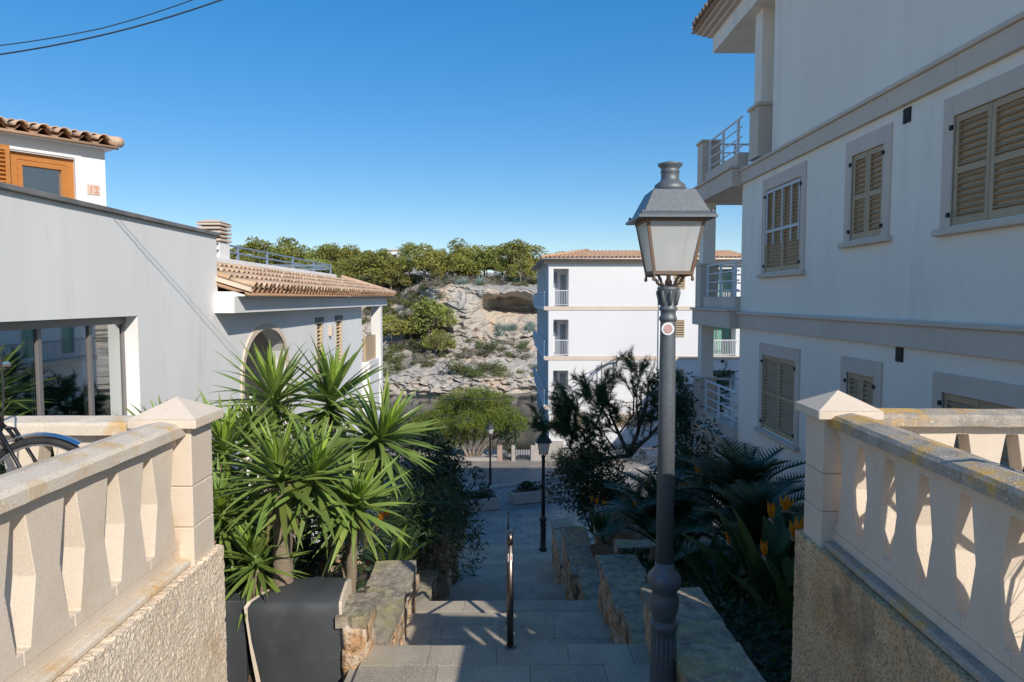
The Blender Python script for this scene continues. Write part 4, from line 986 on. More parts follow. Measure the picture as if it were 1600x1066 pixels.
xl = [-2.275,-2.345,-2.485,-2.565,-2.59,-2.53,-2.43,-2.3]; xr = [-1.675,-1.665,-1.645,-1.63,-1.625,-1.61,-1.60,-1.66]
bx.frustum([(x, y, z) for x, (y, z) in zip(xl, prof)], [(x, y, z) for x, (y, z) in zip(xr, prof)]); part('box', bx, M['stone'], cb)
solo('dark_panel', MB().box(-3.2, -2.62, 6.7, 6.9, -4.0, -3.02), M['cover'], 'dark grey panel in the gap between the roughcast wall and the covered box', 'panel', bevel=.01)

# ---------------------------------------------------------------- bicycles
def wheel(t, c, r, ax, steer=0):
    """ax: unit vector of the axle"""
    a = Vector(ax); u = Vector((0,0,1)).cross(a).normalized(); w_ = a.cross(u); A = axes(c, u, w_, a); n = 40
    def ring(rad, tr, k=8): return MB().tube([A @ Vector((rad*math.cos(2*math.pi*i/n), rad*math.sin(2*math.pi*i/n), 0)) for i in range(n+1)], tr, k)
    wo_ = part('wheel', ring(r-.035, .012, 8), M['chrome'], t, True)
    part('tyre', ring(r-.02, .021, 10), M['rubber'], wo_, True); part('reflective_stripe', ring(r-.031, .0205, 8), M['sticker_white'], wo_, True) if False else None
    part('hub', MB().tube([A @ Vector((0,0,-.05)), A @ Vector((0,0,.05))], .022, 10), M['chrome'], wo_, True)
    sp = slat_mesh(.002, .002, r-.05, 0, M['chrome'])
    for i in range(24):
        an = 2*math.pi*i/24; s_ = .025 if i % 2 else -.025
        e = A @ Vector(((r-.04)*math.cos(an), (r-.04)*math.sin(an), 0)); h = A @ Vector((.02*math.cos(an+.6), .02*math.sin(an+.6), s_))
        part('spoke', MB().tube([h, e], .0012, 4), M['chrome'], wo_)
    return A
def bicycle(label, F, steer, with_guard=True, fl=1):
    """F: local x forward, y left, z up, origin on the floor under the front axle"""
    t = thing('bicycle', label, 'bicycle', F @ Vector((0,0,0)), 'bicycles leaning inside the balustrades'); r = .345
    S = F @ T(-.10, 0, 0) @ Matrix.Rotation(steer, 4, 'Z') @ T(.10, 0, 0)
    A = wheel(t, S @ Vector((0,0,r)), r, (S.to_3x3() @ Vector((0,1,0)))); wheel(t, F @ Vector((-1.06,0,r)), r, (F.to_3x3() @ Vector((0,1,0))))
    def tb(name, pts, rad, mat, m4=F, k=10): return part(name, MB().tube([m4 @ Vector(p) for p in pts], rad, k), mat, t, True)
    hd = (-.23, 0, .80); ht = (-.28, 0, .93); bb = (-.62, 0, .29); st = (-.80, 0, .80); ra = (-1.06, 0, r)
    fk = part('fork', MB().tube([S @ Vector(p) for p in ((0,.06,r),(-.05,.06,.50),(-.17,.05,.72),(-.195,.0,.74))], .009, 8).tube([S @ Vector(p) for p in ((0,-.06,r),(-.05,-.06,.50),(-.17,-.05,.72),(-.195,0,.74))], .009, 8).tube([S @ Vector((-.195,0,.735)), S @ Vector((-.32,0,1.02))], .016, 8), M['black'], t, True)
    tb('head_tube', (hd, ht), .017, M['black']); tb('down_tube', (hd, bb), .014, M['black']); tb('top_tube', (ht, st), .017, M['black']); tb('seat_tube', (bb, (-.83,0,.92)), .017, M['black'])
    for s_ in (-1, 1): tb('chain_stay', (bb, (-1.06, .06*s_, r)), .010, M['black']); tb('seat_stay', (st, (-1.06, .06*s_, r)), .009, M['black'])
    part('saddle', MB().frustum([F @ Vector(p) for p in ((-.72,-.02,.93),(-.98,-.08,.94),(-.98,.08,.94),(-.72,.02,.93))], [F @ Vector(p) for p in ((-.68,-.025,.97),(-1.0,-.09,.99),(-1.0,.09,.99),(-.68,.025,.97))]), M['rubber'], t, bevel=.012)
    tb('handlebar', ((-.36,.29,1.02),(-.30,.2,1.04),(-.27,0,1.05),(-.30,-.2,1.04),(-.36,-.29,1.02)), .012, M['chrome'], S)
    for s_ in (-1, 1): tb('grip', ((-.38,.31*s_,1.015),(-.33,.24*s_,1.03)), .017, M['rubber'], S)
    ck = part('crank', MB().tube([F @ Vector((-.62,.05*fl,.29)), F @ Vector((-.60,.06*fl,.13))], .011, 6).tube([F @ Vector((-.62,-.05*fl,.29)), F @ Vector((-.64,-.06*fl,.45))], .011, 6).lathe([(.09,-.004),(.09,.004)], 20, F @ T(-.62,-.045,.29) @ Matrix.Rotation(R(90),4,'X')), M['chrome'], t, True)
    for (px_, py_, pz_) in ((-.60,.115*fl,.13), (-.64,-.115*fl,.45)):
        pdm = MB().box(px_-.045, px_-.028, py_-.045, py_+.045, pz_-.012, pz_+.012, F).box(px_+.028, px_+.045, py_-.045, py_+.045, pz_-.012, pz_+.012, F).box(px_-.03, px_+.03, py_-.008, py_+.008, pz_-.008, pz_+.008, F)
        pd = part('pedal', pdm, M['rubber'], t); part('reflector', MB().box(px_-.05, px_-.0455, py_-.03, py_+.03, pz_-.009, pz_+.009, F).box(px_+.0455, px_+.05, py_-.03, py_+.03, pz_-.009, pz_+.009, F), M['orange'], pd)
    if with_guard:
        m = MB(); P = []
        for i in range(17):
            an = R(58)+R(118)*i/16
            P.append([S @ Vector(((r+.022)*math.cos(an)*1.0+(.012 if False else 0), v, r+(r+.022-.010*abs(v)/.03)*math.sin(an))) for v in (-.028,-.018,0,.018,.028)])
        m.grid(P); part('mudguard', m, M['chrome'], t, True)
        br = S @ Vector((-.125, 0, .715)); 
        for s_ in (-1, 1): part('brake_arm', MB().tube([S @ Vector((-.13,.045*s_,.62)), S @ Vector((-.19,.05*s_,.70)), S @ Vector((-.195,.01*s_,.745))], .009, 6), M['black'], t, True)
        part('brake_cable', MB().tube([S @ Vector(p) for p in ((-.195,0,.74),(-.187,0,.85),(-.18,0,.96),(-.188,0,1.08),(-.22,.01,1.18),(-.27,.02,1.245),(-.33,.04,1.26),(-.39,.08,1.2),(-.40,.14,1.06))], .0055, 6), M['rubber'], t, True)
    return t
bicycle('bicycle with chrome mudguard leaning behind the left balustrade', axes((-2.34, 3.43, TZ), (1,0,0), (0,1,0), (0,0,1)), .0)
fw_ = Vector((-math.sin(R(21)), -math.cos(R(21)), 0)); cr_ = Vector((2.405, 2.74, TZ)); q = cr_+fw_*.62
bicycle('bicycle standing behind the right balustrade, only a pedal with orange reflectors showing', axes(q, fw_, Vector((0,0,1)).cross(fw_), (0,0,1)), 0, False, -1)

# ---------------------------------------------------------------- plaza things
def leaf_bush(c, rad, n, size, mat, rs=None, asp=.8, nl=9):
    rs = rs or rng; cs = [np.array(c)+rs.normal(size=3)*np.array(rad)*.42 for _ in range(nl)]
    return leafquads(lobes(cs, [np.array(rad)*rs.uniform(.45,.75) for _ in cs], n//nl, rs, .6), size, .2, asp, rs)
def planter(label, x, y, rot, big):
    t = thing('planter', label, 'planter', (x, y, PZ)); A = T(x, y, PZ) @ Matrix.Rotation(rot, 4, 'Z')
    part('trough', MB().box(-.95,.95,-.30,.30,.02,.10,A).frustum([(-.92,-.28,.10),(.92,-.28,.10),(.92,.28,.10),(-.92,.28,.10)],[(-1.0,-.34,.55),(1.0,-.34,.55),(1.0,.34,.55),(-1.0,.34,.55)],A), M['concrete'], t, bevel=.015)
    part('soil', MB().box(-.9,.9,-.26,.26,.5,.56,A), M['soil'], t)
    rs = np.random.default_rng(int(abs(x)*100)+5)
    b = leaf_bush((0,0,.72), (.75 if big else .5,.24,.24), 700, .06, None, rs); b.v = [tuple(A @ Vector(p)) for p in b.v]
    part('plant', b, M['leaf_dark'], t)
q = atZ(744, 800, PZ); planter('concrete planter with a drooping dark plant on the left of the plaza', q.x, q.y+.3, R(18), True)
q = atZ(829, 787, PZ); planter('concrete planter with a small tuft right of the plaza by the dark lamp', q.x, q.y+.3, R(20), False)
gt = thing('iron_gate', 'black iron double gate between posts at the water side of the plaza', 'gate', (1.0, 38.4, PZ))
gy = 38.6
def gx(px): return atY(px, 710, gy).x
def gz(py): return atY(800, py, gy).z
for (a, b) in ((777, 785), (799, 805), (829, 836)): part('gate_post', MB().box(gx(a), gx(b), gy-.14, gy+.14, PZ, gz(696)), M['pinkstone'] if a == 777 else M['concrete'], gt, bevel=.01)
for (a, b) in ((785, 799), (805, 829)):
    x0, x1 = gx(a)+.02, gx(b)-.02
    for zq in (PZ+.25, gz(702)): part('gate_rail', MB().box(x0, x1, gy-.015, gy+.015, zq-.03, zq+.03), M['iron'], gt)
    n = int((x1-x0)/.12)
    for i in range(n+1):
        x = x0+(x1-x0)*i/n; part('gate_bar', MB().tube([(x, gy-.02, PZ+.15), (x, gy-.02, gz(698)), (x, gy-.02, gz(694)+(.03 if i%2 else .1))], [.018,.018,.003], 5), M['iron'], gt)
solo('quay_wall', MB().box(gx(836), gx(880), gy-.12, gy+.12, PZ, gz(690)), M['concrete'], 'grey low wall right of the iron gate on the far pavement', 'wall', bevel=.01)
solo('quay_wall', MB().box(gx(640), gx(777), gy-.1, gy+.12, PZ, gz(715)), M['concrete'], 'low pale wall left of the iron gate under the bright pine', 'wall', bevel=.01)
struct('quay', MB().box(-60, 60, 39.5, 41.9, -13, PZ+.02), M['concrete'])

# ---------------------------------------------------------------- wires
def wire(label, pts, r, mat='wire', grp=None):
    P = []
    for (a, b) in zip(pts, pts[1:]):
        a, b = Vector(a), Vector(b); n = 12; sag = (b-a).length*.012
        P += [a.lerp(b, i/n)-Vector((0,0,sag*4*(i/n)*(1-i/n))) for i in range(n)]
    P.append(Vector(pts[-1])); return solo('overhead_cable', MB().tube(P, r, 6), M[mat], label, 'cable', grp, True)
def w6(px, py): return tuple(atY(px, py, 6.2))
wire('lower of two dark cables crossing the sky at the top left', [(-7.6, 6.2, 2.15), w6(0, 85), w6(180, 50), w6(345, 0), (5.0, 6.2, 5.0)], .0065)
wire('upper of two dark cables crossing the sky at the top left', [(-7.6, 6.22, 2.28), w6(0, 71), w6(160, 44), w6(300, 0), (5.0, 6.22, 5.4)], .0045)
wire('thin cable sagging across the inlet in front of the bright pine', [tuple(atY(585, 615, 30)), tuple(atY(760, 624, 37)), tuple(atY(852, 607, 43.8))], .022)
mast = thing('cable_mast', 'bent service mast with cable ends on the far white block', 'mast', tuple(atY(940, 690, 43.6)))
part('mast', MB().tube([atY(940, 690, 43.6), atY(940, 566, 43.6), atY(948, 565, 43.6)], .035, 6), M['frame'], mast, True)
part('cable_tangle', MB().tube([atY(p, q_, 43.55) for p, q_ in ((930,578),(945,570),(960,562),(972,560),(978,550),(974,556))], .06, 6).tube([atY(975,558,43.55), atY(970,549,43.55)], .03, 5), M['wire_pale'], mast, True)
wire('upper service cable running from the bent mast down to the left', [tuple(atY(944, 570, 43.55)), tuple(atY(860, 604, 36))], .02, 'wire')
wire('lower service cable running from the bent mast down to the left', [tuple(atY(950, 568, 43.5)), tuple(atY(888, 608, 36))], .02, 'wire')
# ---------------------------------------------------------------- yuccas
def yleaf(L, wd, bend, fold=.35, n=7, mat=None):
    m = MB(); P = []
    p = Vector((0,0,0)); a = 0.0
    for i in range(n+1):
        u = i/n; wv = wd*(.55+.9*u)*(1 if u < .35 else 1)*(1-u**2.2)**.8 if u < 1 else 0
        wv = wd*max(.0, (.5+1.6*u if u < .3 else .98)*(1-max(0,(u-.3)/.7)**1.6))
        d = Vector((0, math.cos(a), math.sin(a))); nn = Vector((0, -math.sin(a), math.cos(a)))
        P.append([p+Vector((-wv/2,0,0))+nn*wv*fold*.5, p, p+Vector((wv/2,0,0))+nn*wv*fold*.5]); p = p+d*(L/n); a -= bend/n*(1+u)
    m.grid(P); return m.mesh('leaf', mat, True)
YL = {k: [yleaf(1.0, w_, R(b), .4, 7, M[mt]) for (w_, b) in ((.078,4),(.084,14),(.076,28),(.086,9))] for k, mt in (('o','yleaf'),('n','yleaf_new'))}
YLD = yleaf(1.0, .07, R(20), .5, 6, M['yleaf_dead'])
def yhead(parent, c, axis, n, L, young=True):
    n = int(n*1.22)
    axis = Vector(axis).normalized(); u = axis.orthogonal().normalized(); v = axis.cross(u); c = Vector(c)
    for i in range(n):
        f = (i+.5)/n; az = i*2.39996+random.uniform(-.15,.15)
        el = R(88-112*f**.85+random.uniform(-8,8)); d = (u*math.cos(az)+v*math.sin(az))*math.cos(el)+axis*math.sin(el)
        if f > .8: d = (d+Vector((0,0,-.15))).normalized()
        l = L*(.62+.38*min(1, f*3.2))*random.uniform(.86,1.1)*(1 if f < .85 else .9)
        up = (axis if abs(d.dot(axis)) < .97 else u); x = d.cross(up).normalized(); nn = x.cross(d)
        me = random.choice(YL['n' if (young and f < .13) else 'o'][:2] if f < .3 else YL['o'])
        base = c+axis*(-.22*f)+d*.03
        inst('leaf', me, parent, axes(base, x*l*1.15, d*l, nn*l*1.15))
    for i in range(9):
        az = i*.698+random.uniform(-.2,.2); d = (Vector((math.cos(az), math.sin(az), 0))*.45+Vector((0,0,-1))).normalized(); x = d.cross(Vector((0,0,1))).normalized(); l = L*random.uniform(.45,.75)
        inst('dead_leaf', YLD, parent, axes(c-axis*.22+Vector((math.cos(az), math.sin(az), 0))*.05, x*l, d*l, x.cross(d)*l))
    part('growth_tip', MB().tube([c-axis*.26, c-axis*.05, c+axis*.06], [.055,.06,.02], 7), M['yleaf'], parent, True)
def yucca(label, base, trunks, heads):
    t = thing('yucca', label, 'yucca', base)
    for pts, r in trunks:
        n = 10*(len(pts)-1); P = []; rs = []
        for (a, b) in zip(pts, pts[1:]):
            for i in range(10): P.append(Vector(a).lerp(Vector(b), i/10)+Vector((random.uniform(-.005,.005),)*3))
        P.append(Vector(pts[-1])); rs = [r*(1.25-.3*i/n)*(1+.07*(i%2)) for i in range(n+1)]
        part('trunk', MB().tube(P, rs, 10), M['ytrunk'], t, True)
    for (c, ax, n, L) in heads: yhead(t, c, ax, n, L)
def A(px, py, Y): return atY(px, py, Y)
def G(px, Y): p = atY(px, 800, Y); return Vector((p.x, Y, lerpl(LG, Y)-.05))
yucca('tall yucca with the thick ringed trunk in front, two crowns', G(440,7.0), [([G(440,7.0), A(441,830,7.0), A(440,762,7.0)], .085), ([A(440,775,7.0), A(468,742,7.1)], .05)],
      [(A(436,738,7.0), (-.05,-.15,1), 62, .80), (A(492,738,7.15), (.35,-.2,.9), 52, .80)])
yucca('highest yucca crown before the arched porch', G(430,8.6), [([G(445,8.6), A(432,760,8.6), A(430,650,8.6)], .06)], [(A(428,618,8.6), (0,-.1,1), 66, .95), (A(400,690,8.2), (-.35,-.15,.9), 54, .84)])
yucca('yucca crown before the two slit windows', G(520,9.3), [([G(505,9.3), A(512,760,9.3), A(517,650,9.3)], .06)], [(A(517,618,9.2), (.1,-.1,1), 66, 1.0)])
yucca('yucca leaning right over the dark shrubs with a sideways crown', G(520,8.0), [([G(520,8.0), A(565,800,8.1), A(588,715,8.2)], .05)], [(A(595,680,8.2), (.55,-.35,.75), 76, .84)])
yucca('low yucca with drooping leaves above the mossy slab', G(560,7.6), [([G(545,7.6), A(550,850,7.5), A(556,805,7.4)], .05)], [(A(556,785,7.4), (.25,-.45,.8), 58, .70)])
yucca('small bright yucca rosette behind the covered box', G(398,6.95), [([G(404,6.95), A(402,905,6.9), A(400,890,6.9)], .055)], [(A(398,868,6.9), (-.1,-.25,1), 56, .58)])
yucca('yucca behind the left stone pillar', G(330,7.7), [([G(345,7.7), A(345,800,7.7), A(346,720,7.7)], .06), ([A(346,780,7.7), A(262,700,7.6)], .05)], [(A(350,700,7.7), (.1,-.15,1), 62, .80), (A(258,690,7.5), (-.1,0,1), 70, .70), (A(345,800,7.1), (.1,-.4,.85), 70, .66)])
yucca('deeper yucca filling the gap between the trunks', G(480,9.9), [([G(480,9.9), A(478,800,9.9), A(474,720,9.9)], .05)], [(A(474,720,9.6), (0,-.2,1), 80, .8), (A(520,735,9.0), (.2,-.2,.9), 70, .75), (A(380,800,8.4), (-.2,-.4,.8), 50, .7)])

# ---------------------------------------------------------------- shrubs, hedge
def shrub(label, c, rad, n, size, mat, name='shrub', asp=.5, trunk=None, group=None, nl=14):
    rs = np.random.default_rng(int(abs(c[0])*977+abs(c[1])*131)+3)
    t = thing(name, label, 'shrub', (c[0], c[1], c[2]-rad[2]), group)
    part('foliage', leaf_bush(c, rad, n, size, None, rs, asp, nl), M[mat], t)
    z0 = c[2]-rad[2]-.4
    st = MB()
    for k in range(5): st.tube([(c[0]+.1*(k-2)*.4, c[1], z0), (c[0]+rad[0]*.25*(k-2), c[1]+random.uniform(-.2,.2), c[2])], [.03,.012], 5)
    part('stem', st, M['trunk_pale'], t, True); return t
shrub('dark oleander bush beside the left piers', tuple(A(668,815,13.3)), (.85,.9,.75), 5200, .085, 'leaf_mid', asp=.28)
shrub('tall dark shrub left of the lower stairs', tuple(A(668,750,16.2)), (1.15,1.2,1.1), 6000, .075, 'leaf_dark')
shrub('lower dark shrub edge hanging toward the plaza', tuple(A(700,775,18.5)), (.75,.8,.85), 3200, .07, 'leaf_dark')
shrub('shaded shrubs under the yuccas', (-3.2, 9.6, -3.3), (1.3,.8,.6), 3200, .085, 'leaf_dark', asp=.4)
shrub('dark leaves behind the roughcast wall beneath the left yucca', (-3.4, 7.4, -2.9), (.8,.7,.7), 2200, .085, 'leaf_dark', asp=.4)
shrub('rounded clipped dark hedge right of the dark lamp', tuple(A(930,758,17)), (1.15,1.0,.8), 6500, .06, 'leaf_dark', name='hedge', asp=.7)
shrub('dark shrub below the lower veranda', tuple(A(1075,745,15)), (1.0,.9,.8), 4000, .07, 'leaf_dark')
shrub('dark bush behind the far lamp on the pavement', tuple(A(795,675,39.6)), (.7,.6,.9), 900, .12, 'leaf_dark')
shrub('olive green tree behind the right garden beside the lower veranda', tuple(A(1072,640,17.5)), (.75,.7,.95), 2600, .07, 'leaf_dark')

# ---------------------------------------------------------------- bird of paradise plants and cycads
def paddle(mat):
    m = MB(); P = []; n = 7
    for i in range(n+1):
        u = i/n; wv = .0 if u < .4 else .17*math.sin(math.pi*min(1, (u-.4)/.6)**.8)
        z = -.10*u*u; y_ = u
        P.append([(-wv/2-.006, y_, z+wv*.22), (0, y_, z-.004), (wv/2+.006, y_, z+wv*.22)])
    m.grid(P); return m.mesh('leaf', mat, True)
PAD = paddle(M['leaf_mid']); PADY = paddle(M['leaf_yel'])
def flower_mesh():
    m = MB()
    m.tube([(0,0,0),(.05,0,.01),(.13,0,.0)], [.016,.014,.002], 6); return m.mesh('bract', M['bract'], True)
def petals_mesh():
    m = MB()
    for k, (a, b) in enumerate(((80,0),(58,.2),(105,-.2),(68,-.35),(92,.4))):
        d = Vector((math.cos(R(a)), b*.5, math.sin(R(a)))).normalized(); s_ = d.orthogonal().normalized(); L = .15
        m.add([(.02,0,0), tuple(Vector((.02,0,0))+d*L*.5+s_*.016), tuple(Vector((.02,0,0))+d*L), tuple(Vector((.02,0,0))+d*L*.5-s_*.016)], [(0,1,2,3)])
        m.add([(.02,0,0), tuple(Vector((.02,0,0))+d*L*.5+d.cross(s_)*.012), tuple(Vector((.02,0,0))+d*L), tuple(Vector((.02,0,0))+d*L*.5-d.cross(s_)*.012)], [(0,1,2,3)])
    return m.mesh('petals', M['petal'])
BR, PT = flower_mesh(), petals_mesh()
def strelitzia(label, base, n, h, flowers, me=None, fl_sc=1.0):
    base = Vector(base); t = thing('bird_of_paradise', label, 'flowering plant', base, 'bird of paradise plants')
    for i in range(n):
        az = i*2.4+random.uniform(-.2,.2); el = R(random.uniform(42,80)); d = Vector((math.cos(az)*math.cos(el), math.sin(az)*math.cos(el), math.sin(el)))
        l = h*random.uniform(.75,1.1); x = d.cross(Vector((0,0,1))).normalized(); nn = x.cross(d)
        inst('leaf', me if (me and i % 2) else PAD, t, axes(base+Vector((random.uniform(-.1,.1), random.uniform(-.1,.1), 0)), x*l*1.1, d*l, nn*l))
    for k, p in enumerate(flowers):
        p = Vector(p); part('flower_stem', MB().tube([base, base.lerp(p, .6)+Vector((0,0,.08)), p], .009, 5), M['leaf_dark'], t, True)
        az = random.uniform(-2.6, -.5); Mx = T(*p) @ Matrix.Rotation(az, 4, 'Z') @ Matrix.Diagonal((fl_sc*1.25,)*3+(1,))
        inst('flower_bract', BR, t, Mx); inst('flower_petals', PT, t, Mx)
def RGz(Y): return lerpl(RG, Y)
def gR(px, Y): p = atY(px, 800, Y); return (p.x, Y, RGz(Y)-.05)
strelitzia('orange bird of paradise closest to the right stone pillar', gR(1205,7.3), 22, 1.25, [A(1203,812,7.3), A(1238,842,7.0), A(1222,800,7.6)], fl_sc=1.15)
strelitzia('bird of paradise with one low orange bloom in front of the cycad', gR(1130,8.0), 12, .8, [A(1137,850,7.9), A(1168,878,7.6)])
strelitzia('bird of paradise with a bloom at the foot of the right pillar', gR(1250,6.6), 14, 1.0, [A(1247,835,6.4), A(1192,870,6.8)])
strelitzia('bird of paradise clump behind the near lamp post', gR(1060,11.2), 18, 1.5, [A(1088,742,11), A(1036,768,11), A(1012,765,11.2), A(1064,768,10.8), A(1000,758,11.4)])
strelitzia('bird of paradise clump over the shaded retaining wall', gR(945,14.4), 14, .9, [A(932,789,14.2), A(942,792,14.3), A(972,790,14.0), A(992,796,13.8), A(926,785,14.5)], fl_sc=.9)
strelitzia('yellow leaved bird of paradise below the yuccas left of the stairs', (atY(612,830,11.0).x, 11.0, lerpl(LG, 11.0)-.1), 18, .85, [A(598,815,10.6), A(607,808,10.8), A(592,826,10.5)], PADY)
def frond(L=1.0):
    m = MB(); n = 34; pts = []
    for i in range(n+1):
        u = i/n; pts.append(Vector((0, u*L*(1-.12*u), .30*math.sin(u*2.0)*L-.28*u*u*L)))
    m.tube(pts[::4]+[pts[-1]], [.010]*len(pts[::4])+[.003], 4)
    for i in range(3, n):
        u = i/n; l = .20*math.sin(math.pi*(.12+.84*u))**.7*L; d = (pts[i+1]-pts[i-1]).normalized()
        for s_ in (-1, 1):
            dirv = (Vector((s_, 0, 0))*.80+d*.55+Vector((0,0,.22))).normalized(); p = pts[i]; q_ = p+dirv*l; wv = d*.011
            m.add([p-wv, p+wv, q_], [(0,1,2)])
    return m.mesh('frond', M['cycad'], False)
FRD = [frond(1.0)]
def cycad(label, base, n, L):
    base = Vector(base); t = thing('cycad', label, 'cycad', base, 'cycads in the right garden')
    part('trunk', MB().lathe([(.20,-.2),(.22,.05),(.20,.28),(.10,.36)], 12, T(*base)), M['trunk'], t, True)
    for i in range(n):
        f = (i+.5)/n; az = i*2.39996; el = R(78-70*f); d = Vector((math.cos(az)*math.cos(el), math.sin(az)*math.cos(el), math.sin(el))); x = d.cross(Vector((0,0,1))).normalized(); nn = x.cross(d)
        l = L*random.uniform(.85,1.1); inst('frond', FRD[0], t, axes(base+Vector((0,0,.33)), x*l, d*l, nn*l))
cycad('large cycad with arching feathery fronds before the house wall', gR(1165,10.2), 50, 1.95)
cycad('cycad with dark fronds spilling toward the right pillar', gR(1185,8.3), 40, 1.3)
cycad('cycad behind the lamp post at the hedge', gR(1035,10.8), 40, 1.5)
# leafy ground cover: nobody could count it
n = 9000; x_ = rng.uniform(2.1, 4.8, n); y_ = rng.uniform(4.4, 13, n); z_ = np.array([RGz(v) for v in y_])+rng.uniform(0, .12, n)
gc = leafquads(np.stack([x_, y_, z_], 1), .045, .5, .9); o = part('ground_cover', gc, M['ground_green']); tag(o, 'low dark green ground cover in the shaded right garden', 'ground cover', kind='stuff')
n = 2500; x_ = rng.uniform(-4.4, -2.0, n); y_ = rng.uniform(6.5, 14, n); z_ = np.array([lerpl(LG, v) for v in y_])+rng.uniform(0, .12, n)
gc = leafquads(np.stack([x_, y_, z_], 1), .05, .5, .9); o = part('ground_cover', gc, M['leaf_dark']); tag(o, 'low leaves on the soil under the yuccas', 'ground cover', kind='stuff')

# ---------------------------------------------------------------- pines
def needle_tufts(tips, dirs, per, L, wd, rs):
    n = len(tips)*per; t = np.repeat(np.asarray(tips), per, 0); d = np.repeat(np.asarray(dirs), per, 0)
    v = d*.9+rs.normal(size=(n,3))*.55; v /= np.linalg.norm(v, axis=1)[:,None]
    s_ = rs.normal(size=(n,3)); s_ -= (s_*v).sum(1)[:,None]*v; s_ /= np.linalg.norm(s_, axis=1)[:,None]
    t = t-d*rs.random((n,1))*L*1.6; l = L*(.7+.6*rs.random((n,1)))
    V = np.stack([t-s_*wd, t+s_*wd, t+v*l], 1).reshape(-1,3); m = MB(); m.v = [tuple(q) for q in V.tolist()]; m.f = [(3*i,3*i+1,3*i+2) for i in range(n)]; return m
def branchy(start, dirs_len, rs, depth, r, out_b, tips, gnarl=.35):
    """recursive crooked limbs"""
    p = Vector(start); d = Vector(dirs_len[0]).normalized(); L = dirs_len[1]; n = 5; pts = [p.copy()]; rad = [r]
    for i in range(n):
        d = (d+Vector(rs.normal(size=3)*gnarl*.45)+Vector((0,0,.06))).normalized(); p = p+d*(L/n); pts.append(p.copy()); rad.append(r*(1-.6*(i+1)/n))
        if depth > 0 and i >= 1:
            for _ in range(2 if depth > 1 else 2):
                dd = (d+Vector(rs.normal(size=3))*.85).normalized(); branchy(p, (dd, L*rs.uniform(.38,.62)), rs, depth-1, rad[-1]*.62, out_b, tips, gnarl)
        if depth <= 1 and i >= 2: tips.append((tuple(p), tuple(d)))
    out_b.tube(pts, rad, 6 if r > .03 else 4)
def pine(label, base, limbs, seed, per, L, wd, mat, cat='pine tree', trunk_r=.09, depth=2):
    rs = np.random.default_rng(seed); t = thing('pine_tree', label, cat, base); b = MB(); tips = []
    for (s_, d, l, r) in limbs: branchy(s_, (d, l), rs, depth, r, b, tips)
    part('trunk', b, M['trunk'], t, True)
    part('crown', needle_tufts([a for a, _ in tips], [c for _, c in tips], per, L, wd, rs), M[mat], t); return t
P0 = A(1000,745,18); P0.z = RGz(18)
j1 = A(985,712,18)
pine('dark sparse pine with crooked branches in front of the far white block', P0,
     [(P0, (-.1,0,1), 1.2, .12), (j1, (-1,.1,.12), 1.5, .07), (j1, (-.55,0,.75), 1.6, .06), (j1, (.1,.1,1), 1.7, .065), (j1, (.75,.2,.75), 1.8, .06), (A(930,700,18), (-.7,0,.6), 1.3, .045), (A(1040,690,18), (.5,.1,.9), 1.6, .05), (A(955,665,18), (-.2,0,.7), 1.1, .035), (A(900,690,18.2), (-.3,0,.5), .7, .03), (A(905,690,18), (-.8,0,.5), 1.0, .035), (A(880,660,18.2), (-.3,0,.8), .7, .025), (A(930,670,18), (.2,0,1), 1.1, .03), (A(1060,680,18), (.7,0,.4), 1.3, .04), (A(990,650,18), (.1,0,1), 1.2, .03), (A(960,700,17.8), (-.4,-.2,.3), 1.2, .03), (A(1020,700,17.8), (.3,-.2,.3), 1.2, .03), (A(900,715,17.8), (-.3,-.2,.3), .9, .03)], 11, 20, .16, .0042, 'needle')
shrub('low dark pine foliage above the clipped hedge', tuple(A(925,722,17.8)), (1.0,.8,.5), 3200, .10, 'needle', asp=.12)
P1 = A(742,728,40); P1.z = PZ
rs_ = np.random.default_rng(5)
cs = [tuple(A(px, py, 40+rs_.uniform(-1.2,1.5))) for px, py in ((690,650),(715,635),(740,630),(765,640),(790,648),(805,660),(700,668),(735,655),(765,660),(680,672),(725,618),(752,616),(778,625),(700,630),(668,655),(655,665),(745,672),(712,680))]
t = thing('pine_tree', 'bright green umbrella pine leaning over the gate by the water', 'pine tree', P1)
tb = MB()
for px, py in ((690,655),(720,640),(745,635),(775,640),(800,655)): tb.tube([A(738,728,40), A(738+(px-738)*.35, 695, 40), A(px, py+6, 40)], [.13,.09,.04], 6)
tb.tube([A(762,728,40.2), A(768,690,40.2), A(776,668,40.2), A(795,662,40.2)], [.1,.08,.06,.03], 6)
part('trunk', tb, M['trunk_pale'], t, True)
pts = lobes(cs, [np.array((.95,.9,.55))]*len(cs), 620, rs_, .5); dd = rs_.normal(size=pts.shape)*.6+np.array((0,0,.8)); dd /= np.linalg.norm(dd, axis=1)[:,None]
part('crown', needle_tufts(pts, dd, 3, .20, .014, rs_), M['needle_bright'], t)

